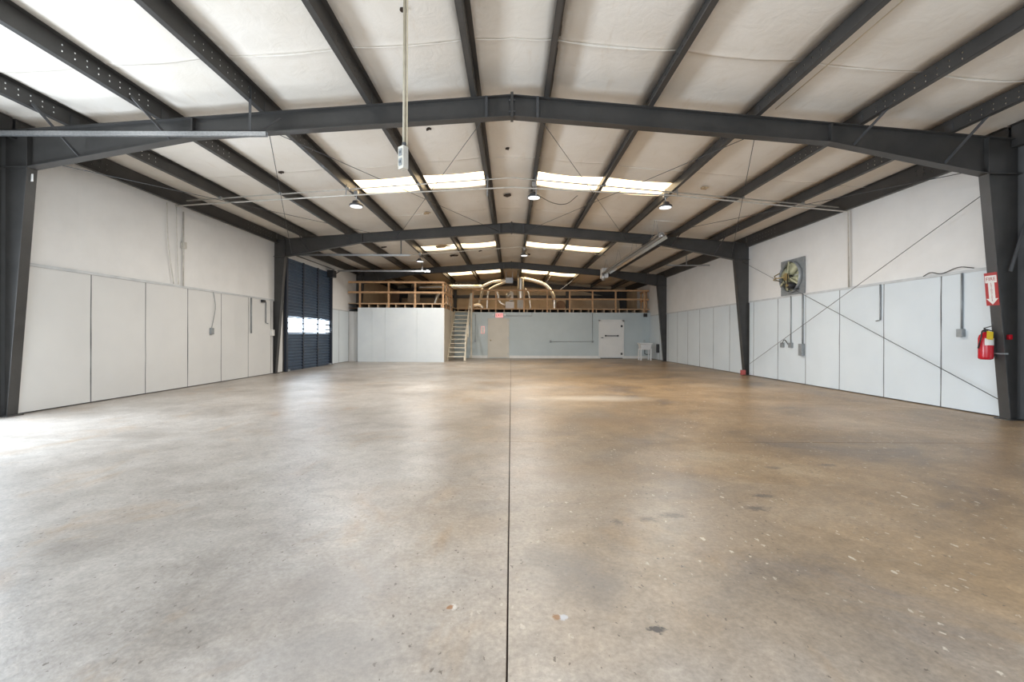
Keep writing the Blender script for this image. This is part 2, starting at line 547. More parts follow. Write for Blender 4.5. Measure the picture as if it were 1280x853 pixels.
# ------------------------------------------------------------------ walls
def liner_panel(wall, side, ya, yb, mat, z0=0.02, z1=LINER, wavy=0.006):
    """4 ft plywood sheet on a side wall; slightly bowed edges"""
    x = side * XW
    n = 6
    gp = 0.009
    ea = [random.uniform(-wavy, wavy) for _ in range(n + 1)]
    eb = [random.uniform(-wavy, wavy) for _ in range(n + 1)]
    bow = random.uniform(0.0, 0.012)
    vs = []
    for dx in (0.0, 0.02):
        for i in range(n + 1):
            z = z0 + (z1 - z0) * i / n
            for j, yy in enumerate((ya + gp + ea[i], (ya + yb) / 2, yb - gp + eb[i])):
                vs.append((x - side * (0.03 - dx) - (side * bow if (j == 1 and dx == 0) else 0) - side * random.uniform(0, 0.002), yy, z))
    k = (n + 1) * 3
    fs = []
    for i in range(n):
        for j in range(2):
            a = i * 3 + j
            fs.append((a, a + 1, a + 4, a + 3))
            fs.append((k + a, k + a + 3, k + a + 4, k + a + 1))
        fs.append((i * 3, (i + 1) * 3, k + (i + 1) * 3, k + i * 3))
        fs.append((i * 3 + 2, k + i * 3 + 2, k + (i + 1) * 3 + 2, (i + 1) * 3 + 2))
    for j in range(2):
        fs.append((j, k + j, k + j + 1, j + 1))
        a = n * 3 + j
        fs.append((a, a + 1, k + a + 1, k + a))
    return part('liner_panel', MB().add(vs, fs), mat, wall)

def upper_panel(wall, side, ya, yb, mat, z0=LINER, z1=4.78):
    x = side * XW
    ny, nz = 4, 4
    vs, fs = [], []
    for i in range(nz + 1):
        for j in range(ny + 1):
            y = ya + (yb - ya) * j / ny
            z = z0 + (z1 - z0) * i / nz
            b = 0.014 * math.sin(math.pi * j / ny) * math.sin(math.pi * (0.2 + 0.6 * i / nz)) + random.uniform(-0.003, 0.003) * (0 < j < ny)
            vs.append((x - side * b, y, z))
    for i in range(nz):
        for j in range(ny):
            a = i * (ny + 1) + j
            fs.append((a, a + 1, a + ny + 2, a + ny + 1))
    k = len(vs)
    vs += [(x + side * 0.04, ya, z0), (x + side * 0.04, yb, z0), (x + side * 0.04, yb, z1), (x + side * 0.04, ya, z1)]
    fs.append((k, k + 3, k + 2, k + 1))
    return part('upper_panel', MB().add(vs, fs), mat, wall, smooth=True)

wl = empty('wall_left', (-XW, 10, 0), kind='structure')
wr = empty('wall_right', (XW, 10, 0), kind='structure')
# outer skins (with the loading door and sectional door openings on the left)
mb = MB()
LD0, LD1, LDZ = 2.35, 6.2, 4.05         # open loading door
SD0, SD1, SDZ = 15.02, 18.84, 4.02      # sectional door
xo0, xo1 = -XW - 0.14, -XW - 0.03
for (a, b, z0, z1) in ((Y0 - .2, LD0, 0, 5), (LD0, LD1, LDZ, 5), (LD1, SD0, 0, 5), (SD0, SD1, SDZ, 5), (SD1, Y1 + .2, 0, 5)):
    mb.box(xo0, xo1, a, b, z0 - 0.1, z1)
part('outer_sheeting', mb, 'backing', wl)
part('outer_sheeting', MB().box(XW + 0.03, XW + 0.14, Y0 - .2, Y1 + .2, -0.1, 5), 'backing', wr)

def fill_panels(wall, side, edges, mat):
    for a, b in zip(edges[:-1], edges[1:]):
        liner_panel(wall, side, a, b, mat)
        if b != edges[-1]:
            x = side * (XW - 0.030)
            wob = [random.uniform(-0.007, 0.007) for _ in range(7)]
            mb = MB()
            for i in range(6):
                z0, z1 = 0.02 + (LINER - 0.02) * i / 6, 0.02 + (LINER - 0.02) * (i + 1) / 6
                mb.bar((x, b + wob[i], z0), (x, b + wob[i + 1], z1), 0.007, 0.016, (0, 1, 0))
            part('seam_strip', mb, 'seam', wall)
eL = [6.9] + [8.11 + 1.213 * k for k in range(6)] + [14.32]
fill_panels(wl, -1, eL, 'liner_left')
fill_panels(wl, -1, [14.52, SD0 - 0.10], 'liner_left')
fill_panels(wl, -1, [SD1 + 0.10, 19.78, 20.95], 'liner_right')
fill_panels(wl, -1, [Y0, 0.25, 1.4, LD0 - 0.05], 'liner_left')
for eR in ([Y0, 0.6, 1.85, 3.07, 4.3, 5.5, 6.62], [6.89, 7.93, 9.15, 10.38, 11.58, 12.78, 14.06, 14.32], [14.52, 15.6, 16.86, 18.08, 19.3, 20.5, 21.72, 21.95], [22.15, 22.94, 24.6]):
    fill_panels(wr, 1, eR, 'liner_right')
uL = [Y0, LD0]
for a, b in ((Y0, 0.6), (0.6, LD0), (6.9, 7.9), (7.9, 9.75), (9.75, 11.6), (11.6, 13.4), (13.4, SD0), (SD1, 20.6), (20.6, 22.1)):
    upper_panel(wl, -1, a, b, 'upper_wall')
upper_panel(wl, -1, LD0, LD1, 'upper_wall', LDZ)
upper_panel(wl, -1, SD0, SD1, 'upper_wall', SDZ)
for a, b in ((22.1, 25.7), (25.7, Y1)):
    upper_panel(wl, -1, a, b, 'tan_insulation')
for a, b in ((Y0, 1.5), (1.5, 4.2), (4.2, 6.62), (6.89, 8.7), (8.7, 10.6), (10.6, 12.5), (12.5, 14.4), (14.4, 16.9), (16.9, 19.4), (19.4, 22.0), (22.0, 24.6)):
    upper_panel(wr, 1, a, b, 'upper_wall')
for a, b in ((24.6, 27.2), (27.2, Y1)):
    upper_panel(wr, 1, a, b, 'upper_wall' if a < 25 else 'tan_insulation')
# capping rail over the liner
for wall, side, spans in ((wl, -1, ((6.9, 14.32), (14.52, SD0 - 0.1), (SD1 + 0.1, 20.95))), (wr, 1, ((Y0, 6.62), (6.89, 14.32), (14.52, 21.95), (22.15, 24.6)))):
    for a, b in spans:
        part('capping_rail', MB().box(side * XW - side * 0.05, side * XW + side * 0.02, a, b, LINER - 0.005, LINER + 0.045), 'trim_grey', wall)
# loading door jambs
part('jamb', MB().box(-XW - 0.14, -XW + 0.02, LD0 - 0.06, LD0 + 0.06, 0, LDZ + 0.06), 'steel', wl)
part('jamb', MB().box(-XW - 0.14, -XW - 0.02, LD1 - 0.06, 6.72, 0, 4.75), 'steel', wl)

# end wall at the far gable with posts and girts
we = empty('wall_end', (0, Y1, 0), kind='structure')
part('outer_sheeting', MB().box(-8.2, 8.2, Y1 + 0.05, Y1 + 0.16, -0.1, 5.6), 'backing', we)
xs = [-7.95, -5.9, -3.9, -1.95, 0.0, 1.95, 3.9, 5.9, 7.95]
for a, b in zip(xs[:-1], xs[1:]):
    part('insulation_panel', MB().box(a + 0.004, b - 0.004, Y1 - 0.02, Y1 + 0.04, 0, 5.5), 'tan_insulation', we)
for x in (-3.87, 3.87):
    part('gable_post', MB().box(x - 0.1, x + 0.1, Y1 - 0.24, Y1 - 0.03, 0, 4.9), 'steel', we)
for z in (3.97,):
    part('girt', MB().box(-7.9, 7.9, Y1 - 0.18, Y1 - 0.03, z - 0.1, z + 0.1), 'steel', we)
# front wall behind the camera, with a wide opening added to let in fill light
wf = empty('wall_front', (0, Y0, 0), kind='structure')
for (a, b, z0, z1) in ((-8.2, -3.6, 0, 5.6), (4.6, 8.2, 0, 5.6), (-3.6, 4.6, 4.1, 5.6)):
    part('sheeting', MB().box(a, b, Y0 - 0.12, Y0, z0, z1), 'upper_wall', wf)

# ------------------------------------------------------------------ ceiling: insulation blankets between purlins, skylights
ce = empty('ceiling', (0, 10, 5), kind='structure')
PX = [0.57, 2.2, 3.87, 5.48, 6.9]
edges = [-7.97] + [-x for x in reversed(PX)] + PX + [7.97]
seams = [-1.0, 1.93, 5.74, 9.55, 13.36, 17.17, 20.98, 24.79, 28.6, 29.9]
SKY = [(10.35, 11.3), (18.05, 19.0), (25.7, 26.9)]

def blanket(x0, x1, y0, y1, seam0, seam1, name='insulation_blanket', mat='blanket', lift=0.0):
    nx = 8
    Ls = y1 - y0
    ts = [0, 0.03, 0.07, 0.14, 0.3]
    ys = [y0 + t for t in ts if t < Ls / 2] + [y0 + Ls * k / 10 for k in range(1, 10) if 0.35 < Ls * k / 10 < Ls - 0.35] + [y1 - t for t in reversed(ts) if t < Ls / 2]
    vs, fs = [], []
    ph = random.uniform(0, 6)
    for j, y in enumerate(ys):
        t = (y - y0) / Ls
        for i in range(nx + 1):
            u = i / nx
            x = x0 + (x1 - x0) * u
            sag = 0.045 * math.sin(math.pi * u) * (0.75 + 0.25 * math.sin(y * 1.7 + ph))
            lip = 0.0
            if seam0: lip += 0.013 * math.exp(-((y - y0) / 0.035) ** 2)
            if seam1: lip += 0.010 * math.exp(-((y - y1) / 0.035) ** 2)
            jit = random.uniform(-0.004, 0.004) if 0 < i < nx else 0
            vs.append((x, y, zc(x) - sag - lip * (1 if 0 < i < nx else 0.2) + jit + lift))
    ny = len(ys)
    for j in range(ny - 1):
        for i in range(nx):
            a = j * (nx + 1) + i
            fs.append((a, a + 1, a + nx + 2, a + nx + 1))
    k = len(vs)
    vs += [(x0, y0, zc(x0) + 0.09), (x1, y0, zc(x1) + 0.09), (x1, y1, zc(x1) + 0.09), (x0, y1, zc(x0) + 0.09)]
    # side walls of the blanket so it has thickness
    b = lambda j, i: j * (nx + 1) + i
    fs.append((k, k + 1, k + 2, k + 3))
    fs.append(tuple([b(0, i) for i in range(nx + 1)] + [k + 1, k]))
    fs.append(tuple([b(ny - 1, i) for i in range(nx, -1, -1)] + [k + 3, k + 2]))
    fs.append(tuple([b(j, 0) for j in range(ny - 1, -1, -1)] + [k, k + 3]))
    fs.append(tuple([b(j, nx) for j in range(ny)] + [k + 2, k + 1]))
    return part(name, MB().add(vs, fs), mat, ce, smooth=False)

for x0, x1 in zip(edges[:-1], edges[1:]):
    lit = 0.5 < abs((x0 + x1) / 2) < 3.9
    for s0, s1 in zip(seams[:-1], seams[1:]):
        cuts = [k for k in SKY if lit and s0 < k[0] and k[1] < s1]
        if lit and any(k[0] < s1 < k[1] or k[0] < s0 < k[1] for k in SKY):
            pass
        y = s0
        segs = []
        for a, b in cuts:
            segs.append((y, a, y == s0, False))
            y = b
        segs.append((y, s1, y == s0, True))
        for (a, b, q0, q1) in segs:
            o = blanket(x0, x1, a, b, q0, q1)
            for pl in o.data.polygons[:-5]:
                pl.use_smooth = True
        for a, b in cuts:
            mb = MB()
            n = 8
            vs, fs = [], []
            for i in range(n + 1):
                x = x0 + (x1 - x0) * i / n
                for y in (a - 0.02, b + 0.02):
                    vs.append((x, y, zc(x) + 0.03 + 0.008 * (i % 2)))
                    vs.append((x, y, zc(x) + 0.04 + 0.008 * (i % 2)))
            for i in range(n):
                p = i * 4
                fs += [(p, p + 2, p + 6, p + 4), (p + 1, p + 5, p + 7, p + 3), (p, p + 4, p + 5, p + 1), (p + 2, p + 3, p + 7, p + 6)]
            part('skylight_panel', mb.add(vs, fs), 'skylight', ce)
# roof sheets outside
for side in (-1, 1):
    xe = side * 8.3
    part('roof_sheet', MB().prism_y([(0, zc(0) + 0.12), (xe, zc(xe) + 0.12), (xe, zc(xe) + 0.16), (0, zc(0) + 0.16)], Y0 - 0.2, Y1 + 0.2), 'roof_sheet', ce)
# torn places in the blanket
def tear(cx, cy, r, mat='tear_dark', drop=0.05, n=11, sq=0.7):
    poly = []
    for k in range(n):
        a = 2 * math.pi * k / n
        rr = r * random.uniform(0.45, 1.25)
        poly.append((cx + rr * math.cos(a), cy + sq * rr * math.sin(a)))
    vs = [(x, y, zc(x) - drop + random.uniform(-0.03, 0.0)) for x, y in poly] + [(x, y, zc(x) - drop + 0.02) for x, y in poly]
    fs = [tuple(range(n)), tuple(range(2 * n - 1, n - 1, -1))] + [(i, n + i, n + (i + 1) % n, (i + 1) % n) for i in range(n)]
    part('torn_patch', MB().add(vs, fs), mat, ce)
tear(-0.11, 12.1, 0.16, drop=0.06)
tear(-0.1, 9.1, 0.05)
tear(-2.75, 20.2, 0.22, drop=0.07)
tear(-1.55, 8.0, 0.05); tear(-1.3, 5.1, 0.04); tear(-2.3, 12.6, 0.06)
tear(-4.0, 19.9, 0.30, drop=0.07, sq=0.3); tear(-1.4, 19.6, 0.09); tear(0.85, 20.6, 0.07)
tear(-2.9, 18.0, 0.36, 'tear_paper', 0.08, sq=0.6); tear(-5.1, 9.5, 0.06); tear(-5.2, 17.5, 0.14, sq=0.4)
tear(4.6, 10.3, 0.09, 'tear_paper', 0.07); tear(5.5, 19.5, 0.05)
tear(-2.6, 13.2, 0.09, 'tear_paper', 0.07)

# ------------------------------------------------------------------ steel frames
def rafter_bottom(x):
    a = abs(x)
    t = ztop(x)
    if a <= 5.0:
        return t - 0.33 + 0.03 * a / 5.0
    return t - 0.30 - (0.58 - 0.30) * (a - 5.0) / (7.45 - 5.0)

XK, XB, XO = 7.45, 7.80, 8.03    # right side; the left side sits 0.07 further out
def steel_frame(y, label, braces_near=True, full=True):
    e = empty('steel_frame', (0, y, 0), label, 'steel frame', 'portal frames across the hall')
    fw = 0.15
    for s in (-1, 1):
        XK, XB, XO = (7.45, 7.80, 8.03) if s > 0 else (7.57, 7.87, 8.10)
        kz = rafter_bottom(s * XK)
        # tapered column: web, inner flange, outer flange, base plate
        mb = MB()
        mb.prism_y([(s * XB, 0.015), (s * XK, kz), (s * XK, ztop(s * XK)), (s * XO, ztop(s * XO)), (s * XO, 0.015)], y - 0.005, y + 0.005)
        c = part('column', mb, 'steel', e)
        part('inner_flange', MB().bar((s * XB, y, 0.015), (s * XK, y, kz), fw, 0.014, (s, 0, 0.1)), 'steel', c)
        part('outer_flange', MB().bar((s * XO, y, 0.015), (s * XO, y, ztop(s * XO)), fw, 0.014, (s, 0, 0)), 'steel', c)
        part('base_plate', MB().box(min(s * (XB - .06), s * (XO + .02)), max(s * (XB - .06), s * (XO + .02)), y - 0.11, y + 0.11, 0, 0.018), 'steel', c)
        # knee stiffeners
        mb = MB()
        mb.bar((s * XK, y, kz), (s * XO, y, kz), fw, 0.012)
        mb.box(s * XK - 0.007, s * XK + 0.007, y - fw / 2, y + fw / 2, kz, ztop(s * XK))
        part('knee_stiffener', mb, 'steel', c)
        # half rafter
        xsn = [0.0, 2.5, 5.0, XK]
        poly = [(s * x, ztop(s * x)) for x in xsn] + [(s * x, rafter_bottom(s * x)) for x in reversed(xsn)]
        r = part('rafter', MB().prism_y(poly, y - 0.005, y + 0.005), 'steel', e)
        part('top_flange', MB().bar((0, y, RIDGE - 0.006), (s * XO, y, ztop(s * XO) - 0.006), fw, 0.012), 'steel', r)
        mb = MB()
        for a, b in ((0, 5.0), (5.0, XK)):
            mb.bar((s * a, y, rafter_bottom(s * a)), (s * b, y, rafter_bottom(s * b)), fw, 0.013)
        part('bottom_flange', mb, 'steel', r)
        xp = s * 5.0
        part('splice_plate', MB().box(xp - 0.012, xp + 0.012, y - fw / 2, y + fw / 2, rafter_bottom(xp) - 0.005, ztop(xp)), 'steel', r)
        # web plates beside the ridge
        xq = s * 0.40
        part('web_plate', MB().box(xq - 0.02, xq + 0.02, y - fw / 2 - 0.005, y - 0.004, rafter_bottom(xq), ztop(xq)), 'steel_grey', r)
        if braces_near:
            for px in (5.48, 6.9):
                for dy in (-1, 1):
                    q0 = (s * (px - 0.02), y + dy * 0.62, ztop(s * px) + 0.05)
                    q1 = (s * (px - 0.14), y + dy * 0.07, rafter_bottom(s * (px - 0.14)) + 0.02)
                    part('flange_brace', MB().bar(q0, q1, 0.045, 0.008, (1, 0, 0)), 'steel_grey', e)
    # ridge splice: protruding end plates and bolts
    mb = MB()
    mb.box(-0.022, 0.022, y - 0.085, y + 0.085, rafter_bottom(0) - 0.03, RIDGE + 0.03)
    rp = part('ridge_plate', mb, 'steel', e)
    for bz in (RIDGE - 0.08, RIDGE - 0.26):
        for bx in (-0.035, 0.035):
            part('bolt', MB().lathe([(0.014, bx - 0.012), (0.014, bx + 0.012)], y - 0.05, bz, 6, 'x'), 'steel_grey', rp)
    return e

steel_frame(F[0], 'dark steel portal frame nearest the viewer, carrying the fire extinguisher sign')
steel_frame(F[1], 'second dark steel portal frame, just before the blue sectional door')
steel_frame(F[2], 'third dark steel portal frame, standing at the front of the office loft')
steel_frame(F[3], 'farthest dark steel portal frame, against the tan end wall', False)

# ------------------------------------------------------------------ purlins (Z section) with lap bolt holes
def purlin_section(y0, y1, holes0, holes1, depth=PUR, hole_r=0.011):
    """local: web at x=0, z from 0 to depth"""
    mb = MB()
    t = 0.004
    hs = []
    if holes0: hs += [y0 + 0.31 + 0.155 * k for k in range(9)]
    if holes1: hs += [y1 - 0.31 - 0.155 * k for k in range(9)]
    hs.sort()
    z1, z2 = depth * 0.36, depth * 0.68
    hr = hole_r
    rows = [(0, z1 - hr, 0), (z1 - hr, z1 + hr, 1), (z1 + hr, z2 - hr, 0), (z2 - hr, z2 + hr, 1), (z2 + hr, depth, 0)]
    for za, zb, cut in rows:
        if not cut or not hs:
            mb.box(-t, t, y0, y1, za, zb)
        else:
            y = y0
            for h in hs:
                mb.box(-t, t, y, h - hr, za, zb)
                y = h + hr
            mb.box(-t, t, y, y1, za, zb)
    mb.box(-0.075, 0, y0, y1, 0, 0.006)
    mb.box(-0.075, -0.069, y0, y1, 0, 0.022)
    mb.box(0, 0.07, y0, y1, depth - 0.006, depth)
    return mb

bays = [(Y0, F[0], False, True), (F[0], F[1], True, True), (F[1], F[2], True, True), (F[2], F[3], True, False)]
ord_ = ['first', 'second', 'third', 'fourth', 'fifth']
sec_mesh = []
for (a, b, h0, h1) in bays:
    me = mesh_from(purlin_section(a, b, h0, h1), (0, 0, 0), 'purlin_section')
    me.materials.append(M['steel'])
    sec_mesh.append(me)
for s in (-1, 1):
    for k, px in enumerate(PX):
        x = s * px
        e = empty('roof_purlin', (x, 0, ztop(x) - 0.002),
                  'dark steel roof purlin, %s out from the ridge on the %s side' % (ord_[k], 'sectional door' if s < 0 else 'wall fan'),
                  'purlin', 'roof purlins running the length of the hall')
        for me in sec_mesh:
            o = bpy.data.objects.new('purlin_section', me)
            COL.objects.link(o)
            o.parent = e
            WORLD[o.name] = WORLD[e.name]
        for fy in F[:3]:
            part('cleat', MB().box(x - 0.012, x + 0.012, fy - 0.07, fy + 0.07, ztop(x) - 0.004, ztop(x) + 0.16), 'steel_grey', e)
for s in (-1, 1):
    x = s * 7.86
    zt = zc(x) - 0.02
    e = empty('eave_strut', (x, 0, zt - 0.34), 'dark steel eave strut along the top of the %s wall' % ('sectional door' if s < 0 else 'wall fan'), 'eave strut')
    for (a, b, h0, h1) in bays:
        mb = purlin_section(a + 0.02, b - 0.02, h0, h1, 0.34)
        mb.v = [((-vx if s > 0 else vx * -1) + x, vy, vz + zt - 0.34) for vx, vy, vz in mb.v]
        part('strut_section', mb, 'steel', e)

# ------------------------------------------------------------------ rod bracing in roof and right wall
def rod(p0, p1, label, group, r=0.006, name='brace_rod'):
    o = part(name, MB().tube([p0, p1], r, 6), 'rod', None, True)
    return tag(o, label, 'brace rod', group)
def zr(x):
    return rafter_bottom(x) + 0.06
spans = [(-0.42, -3.85), (-3.85, -7.35), (0.42, 3.85), (3.85, 7.35)]
names = {(-0.42, -3.85): 'beside the ridge toward the sectional door', (-3.85, -7.35): 'above the sectional door wall',
         (0.42, 3.85): 'beside the ridge toward the wall fan', (3.85, 7.35): 'above the wall fan'}
for sp in spans:
    a, b = sp
    rod((a, F[0] + 0.02, zr(a)), (b, F[1] - 0.02, zr(b)), 'thin brace rod running outward from the near frame, ' + names[sp], 'roof brace rods')
    rod((b, F[0] + 0.02, zr(b)), (a, F[1] - 0.02, zr(a)), 'thin brace rod running inward from the near frame, ' + names[sp], 'roof brace rods')
rod((7.72, F[0] + 0.02, 3.75), (7.80, F[1] - 0.03, 0.25), 'thin steel wall rod from near column top, sloping down past the fan', 'wall brace rods')
rod((7.78, F[0] + 0.02, 0.28), (7.70, F[1] - 0.03, 3.80), 'thin steel wall rod from far column top, sloping down behind the fan', 'wall brace rods')
# bracket strut on the near right column
o = part('gusset_strut', MB().bar((7.72, 6.66, 2.32), (7.96, 6.66, 3.10), 0.05, 0.012, (0, 1, 0)), 'steel_grey')
tag(o, 'slanted flat steel strut on the near column above the extinguisher sign', 'strut')

# ------------------------------------------------------------------ sectional door on the left wall
door = empty('door_1', (-XW, (SD0 + SD1) / 2, 0), kind='structure')
secs = [(0.0, 0.68), (0.68, 1.34), (1.34, 1.95), (1.95, 2.62), (2.62, 3.30), (3.30, SDZ)]
xd = -XW + 0.02
wdt = (SD1 - SD0 - 0.16)
ya = SD0 + 0.08
for k, (z0, z1) in enumerate(secs):
    sec = empty('door_section', (xd, ya, z0))
    sec.parent = door
    sec.location = Vector((xd, ya, z0)) - Vector(WORLD[door.name])
    WORLD[sec.name] = (xd, ya, z0)
    stile_y = [ya, ya + wdt / 3 - 0.05, ya + 2 * wdt / 3 - 0.05, ya + wdt - 0.10]
    if k == 2:
        fr = MB()
        fr.box(xd, xd + 0.045, ya, ya + wdt, z0 + 0.004, z0 + 0.05)
        fr.box(xd, xd + 0.045, ya, ya + wdt, z1 - 0.05, z1 - 0.004)
        part('window_frame', fr, 'door_blue', sec)
        for j in range(3):
            a = ya + j * wdt / 3 + 0.05
            b = ya + (j + 1) * wdt / 3 - 0.05
            part('window_pane', MB().box(xd + 0.015, xd + 0.021, a, b, z0 + 0.05, z1 - 0.05), 'window_glass', sec)
            for zz in (1.52, 1.72):
                part('glazing_bar', MB().box(xd + 0.012, xd + 0.03, a, b, zz - 0.022, zz + 0.022), 'steel_grey', sec)
    else:
        n = 6
        prof = []
        hh = z1 - z0 - 0.002
        for i in range(n):
            b0 = z0 + 0.001 + hh * i / n
            q = hh / n
            prof += [(xd + 0.012, b0), (xd + 0.012, b0 + q * 0.30), (xd + 0.042, b0 + q * 0.50), (xd + 0.042, b0 + q * 0.82)]
        prof += [(xd + 0.012, z1 - 0.001), (xd - 0.03, z1 - 0.001), (xd - 0.03, z0 + 0.001)]
        part('ribbed_panel', MB().prism_y(prof, ya, ya + wdt), 'door_blue', sec)
    for yy in stile_y:
        part('stile', MB().box(xd + 0.02, xd + 0.055, yy, yy + 0.10, z0 + 0.003, z1 - 0.003), 'door_stile', sec)
    for yy in stile_y[1:3]:
        part('hinge', MB().box(xd + 0.055, xd + 0.075, yy + 0.02, yy + 0.08, z1 - 0.07, z1 + 0.05 if k < 5 else z1), 'steel_grey', sec)
for yy, nm in ((SD0 + 0.03, 'a'), (SD1 - 0.03, 'b')):
    part('vertical_track', MB().box(xd + 0.02, xd + 0.10, yy - 0.05, yy + 0.05, 0.0, 3.9), 'door_stile', door)
part('bottom_bracket', MB().box(xd + 0.03, xd + 0.10, SD0 + 0.06, SD0 + 0.24, 0.0, 0.07), 'galvanised', door)
part('bottom_bracket', MB().box(xd + 0.03, xd + 0.10, SD1 - 0.24, SD1 - 0.06, 0.0, 0.07), 'galvanised', door)
part('jamb', MB().box(-XW - 0.14, -XW + 0.04, SD0 - 0.10, SD0 - 0.01, 0, SDZ + 0.04), 'steel', door)
part('jamb', MB().box(-XW - 0.14, -XW + 0.04, SD1 + 0.01, SD1 + 0.10, 0, SDZ + 0.04), 'steel', door)
# horizontal door tracks under the roof
def track(y, z, x0, x1, label, hangers):
    e = empty('door_track', (x0, y, z), label, 'door track', 'overhead sectional door tracks')
    mb = MB()
    mb.box(x0, x1, y - 0.03, y + 0.03, z + 0.03, z + 0.036)
    mb.box(x0, x1, y - 0.03, y - 0.024, z - 0.03, z + 0.036)
    mb.box(x0, x1, y + 0.024, y + 0.03, z - 0.03, z + 0.036)
    mb.box(x0, x1, y - 0.03, y - 0.012, z - 0.034, z - 0.03)
    part('rail', mb, 'galvanised', e)
    for hx in hangers:
        part('hanger', MB().bar((hx, y, z), (hx, y, zc(hx) - 0.05), 0.04, 0.006, (0, 1, 0)), 'steel_grey', e)
    return e
track(SD0 + 0.06, 4.10, -7.6, -3.55, 'galvanised overhead track on the near edge of the sectional door', (-3.87,))
track(SD1 - 0.02, 4.10, -7.6, -3.55, 'galvanised overhead track on the far edge of the sectional door', (-3.90,))
track(LD1 + 0.16, 4.26, -7.9, -3.62, 'galvanised overhead track in front of the nearest steel frame', (-3.87,))
o = part('track_brace', MB().bar((-3.72, LD1 + 0.16, 4.30), (-3.55, LD1 + 0.40, 4.62), 0.035, 0.006, (0, 1, 0)), 'steel_grey')
tag(o, 'short slanted steel brace beside the hanger of the nearest overhead track', 'brace')
# door spring shaft and operator
e = empty('door_operator', (-7.8, SD1 - 0.3, 4.0), 'black chain operator box at the top far corner of the sectional door', 'door operator')
part('motor_box', MB().box(-7.90, -7.62, SD1 - 0.42, SD1 - 0.08, 3.78, 4.08), 'black_plastic', e, bevel=0.02)
part('drum', MB().lathe([(0.10, SD1 - 0.06), (0.10, SD1 + 0.02)], -7.78, 4.02, 14, 'y'), 'steel', e)
part('shaft', MB().tube([(-7.78, SD0, 4.16), (-7.78, SD1 + 0.05, 4.16)], 0.02, 8), 'steel_grey', e, True)
# curved cable/hose from the operator to the wall
o = part('power_cable', MB().tube(smooth_path([(-7.86, SD1 + 0.04, 3.3), (-7.85, SD1 + 0.05, 3.8), (-7.6, SD1 + 0.05, 4.05), (-7.3, SD1, 4.12)]), 0.018, 6), 'black_plastic', None, True)
tag(o, 'black cable curving up beside the far edge of the sectional door', 'cable')

# ------------------------------------------------------------------ office box, back wall, mezzanine
wo = empty('wall_office', (-5.4, 20.8, 0), kind='structure')
YO, YB = 20.8, 24.6
ox = [-7.42, -6.73, -6.10, -4.56, -3.25]
for a, b in zip(ox[:-1], ox[1:]):
    part('sheet', MB().box(a + 0.003, b - 0.003, YO, YO + 0.05, 0.0, DECK), 'office_wall', wo)
part('backing', MB().box(-7.42, -3.27, YO + 0.05, YO + 0.10, 0.0, DECK), 'office_wall', wo)
part('return_sheet', MB().box(-7.94, -7.425, YO + 0.22, YO + 0.27, 0.0, DECK - 0.18), 'liner_left', wo)
part('side_sheet', MB().box(-3.31, -3.25, YO + 0.05, YB, 0.0, DECK), 'office_side', wo)
part('corner_bead', MB().box(-3.262, -3.238, YO - 0.008, YO + 0.02, 0.0, DECK), 'white_trim', wo)
wb = empty('wall_back', (2, YB, 0), kind='structure')
part('plaster', MB().box(-3.31, XW, YB, YB + 0.12, 0.0, DECK), 'back_wall', wb)
bb = empty('baseboard_back', (2, YB, 0), kind='structure')
for a, b in ((-2.4, -1.36), (-0.10, 4.98), (6.46, 7.90)):
    part('board', MB().box(a, b, YB - 0.02, YB, 0.0, 0.15), 'white_trim', bb)

# loft floor structure
mz = empty('loft_floor', (0, YB, DECK), 'timber loft floor with exposed joist ends above office and back wall', 'loft floor')
part('deck', MB().box(-7.9, -3.2, YO + 0.06, Y1 - 0.1, DECK + 0.20, DECK + 0.23), 'lumber_pale', mz)
part('deck', MB().box(-3.2, 7.9, YB + 0.04, Y1 - 0.1, DECK + 0.20, DECK + 0.23), 'lumber_pale', mz)
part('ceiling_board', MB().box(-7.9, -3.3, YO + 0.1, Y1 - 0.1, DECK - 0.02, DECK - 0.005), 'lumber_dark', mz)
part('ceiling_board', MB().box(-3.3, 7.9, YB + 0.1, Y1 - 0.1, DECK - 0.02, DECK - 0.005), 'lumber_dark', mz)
part('edge_strip', MB().box(-7.44, -3.2, YO + 0.02, YO + 0.07, DECK + 0.165, DECK + 0.20), 'lumber', mz)
part('edge_strip', MB().box(-3.1, 7.9, YB - 0.01, YB + 0.04, DECK + 0.165, DECK + 0.20), 'lumber', mz)
k = 0
x = -7.35
while x < -3.2:
    part('joist', MB().box(x - 0.02, x + 0.02, YO + 0.03, YB + 0.3, DECK, DECK + 0.165), 'lumber_pale', mz)
    x += 0.44
x = -3.05
while x < 7.9:
    part('joist', MB().box(x - 0.02, x + 0.02, YB, Y1 - 0.3, DECK, DECK + 0.165), 'lumber_pale', mz)
    x += 0.44

def guard_rail(pts_posts, p0, p1, label, zt, zm, thick=(0.04, 0.09)):
    """posts at points, top and mid rails from p0 to p1 (xy)"""
    e = empty('guard_rail', (pts_posts[0][0], pts_posts[0][1], DECK), label, 'guard rail', 'timber guard rails round the loft')
    for (x, y) in pts_posts:
        part('post', MB().box(x - 0.045, x + 0.045, y - 0.02, y + 0.02, DECK, zt - 0.02), 'lumber', e)
    d = Vector((p1[0] - p0[0], p1[1] - p0[1], 0)).normalized()
    nn = Vector((d.y, -d.x, 0)) * 0.03
    part('top_rail', MB().bar((p0[0] + nn.x, p0[1] + nn.y, zt), (p1[0] + nn.x, p1[1] + nn.y, zt), thick[0], thick[1]), 'lumber', e)
    part('mid_rail', MB().bar((p0[0] + nn.x, p0[1] + nn.y, zm), (p1[0] + nn.x, p1[1] + nn.y, zm), thick[0], thick[1]), 'lumber', e)
    return e
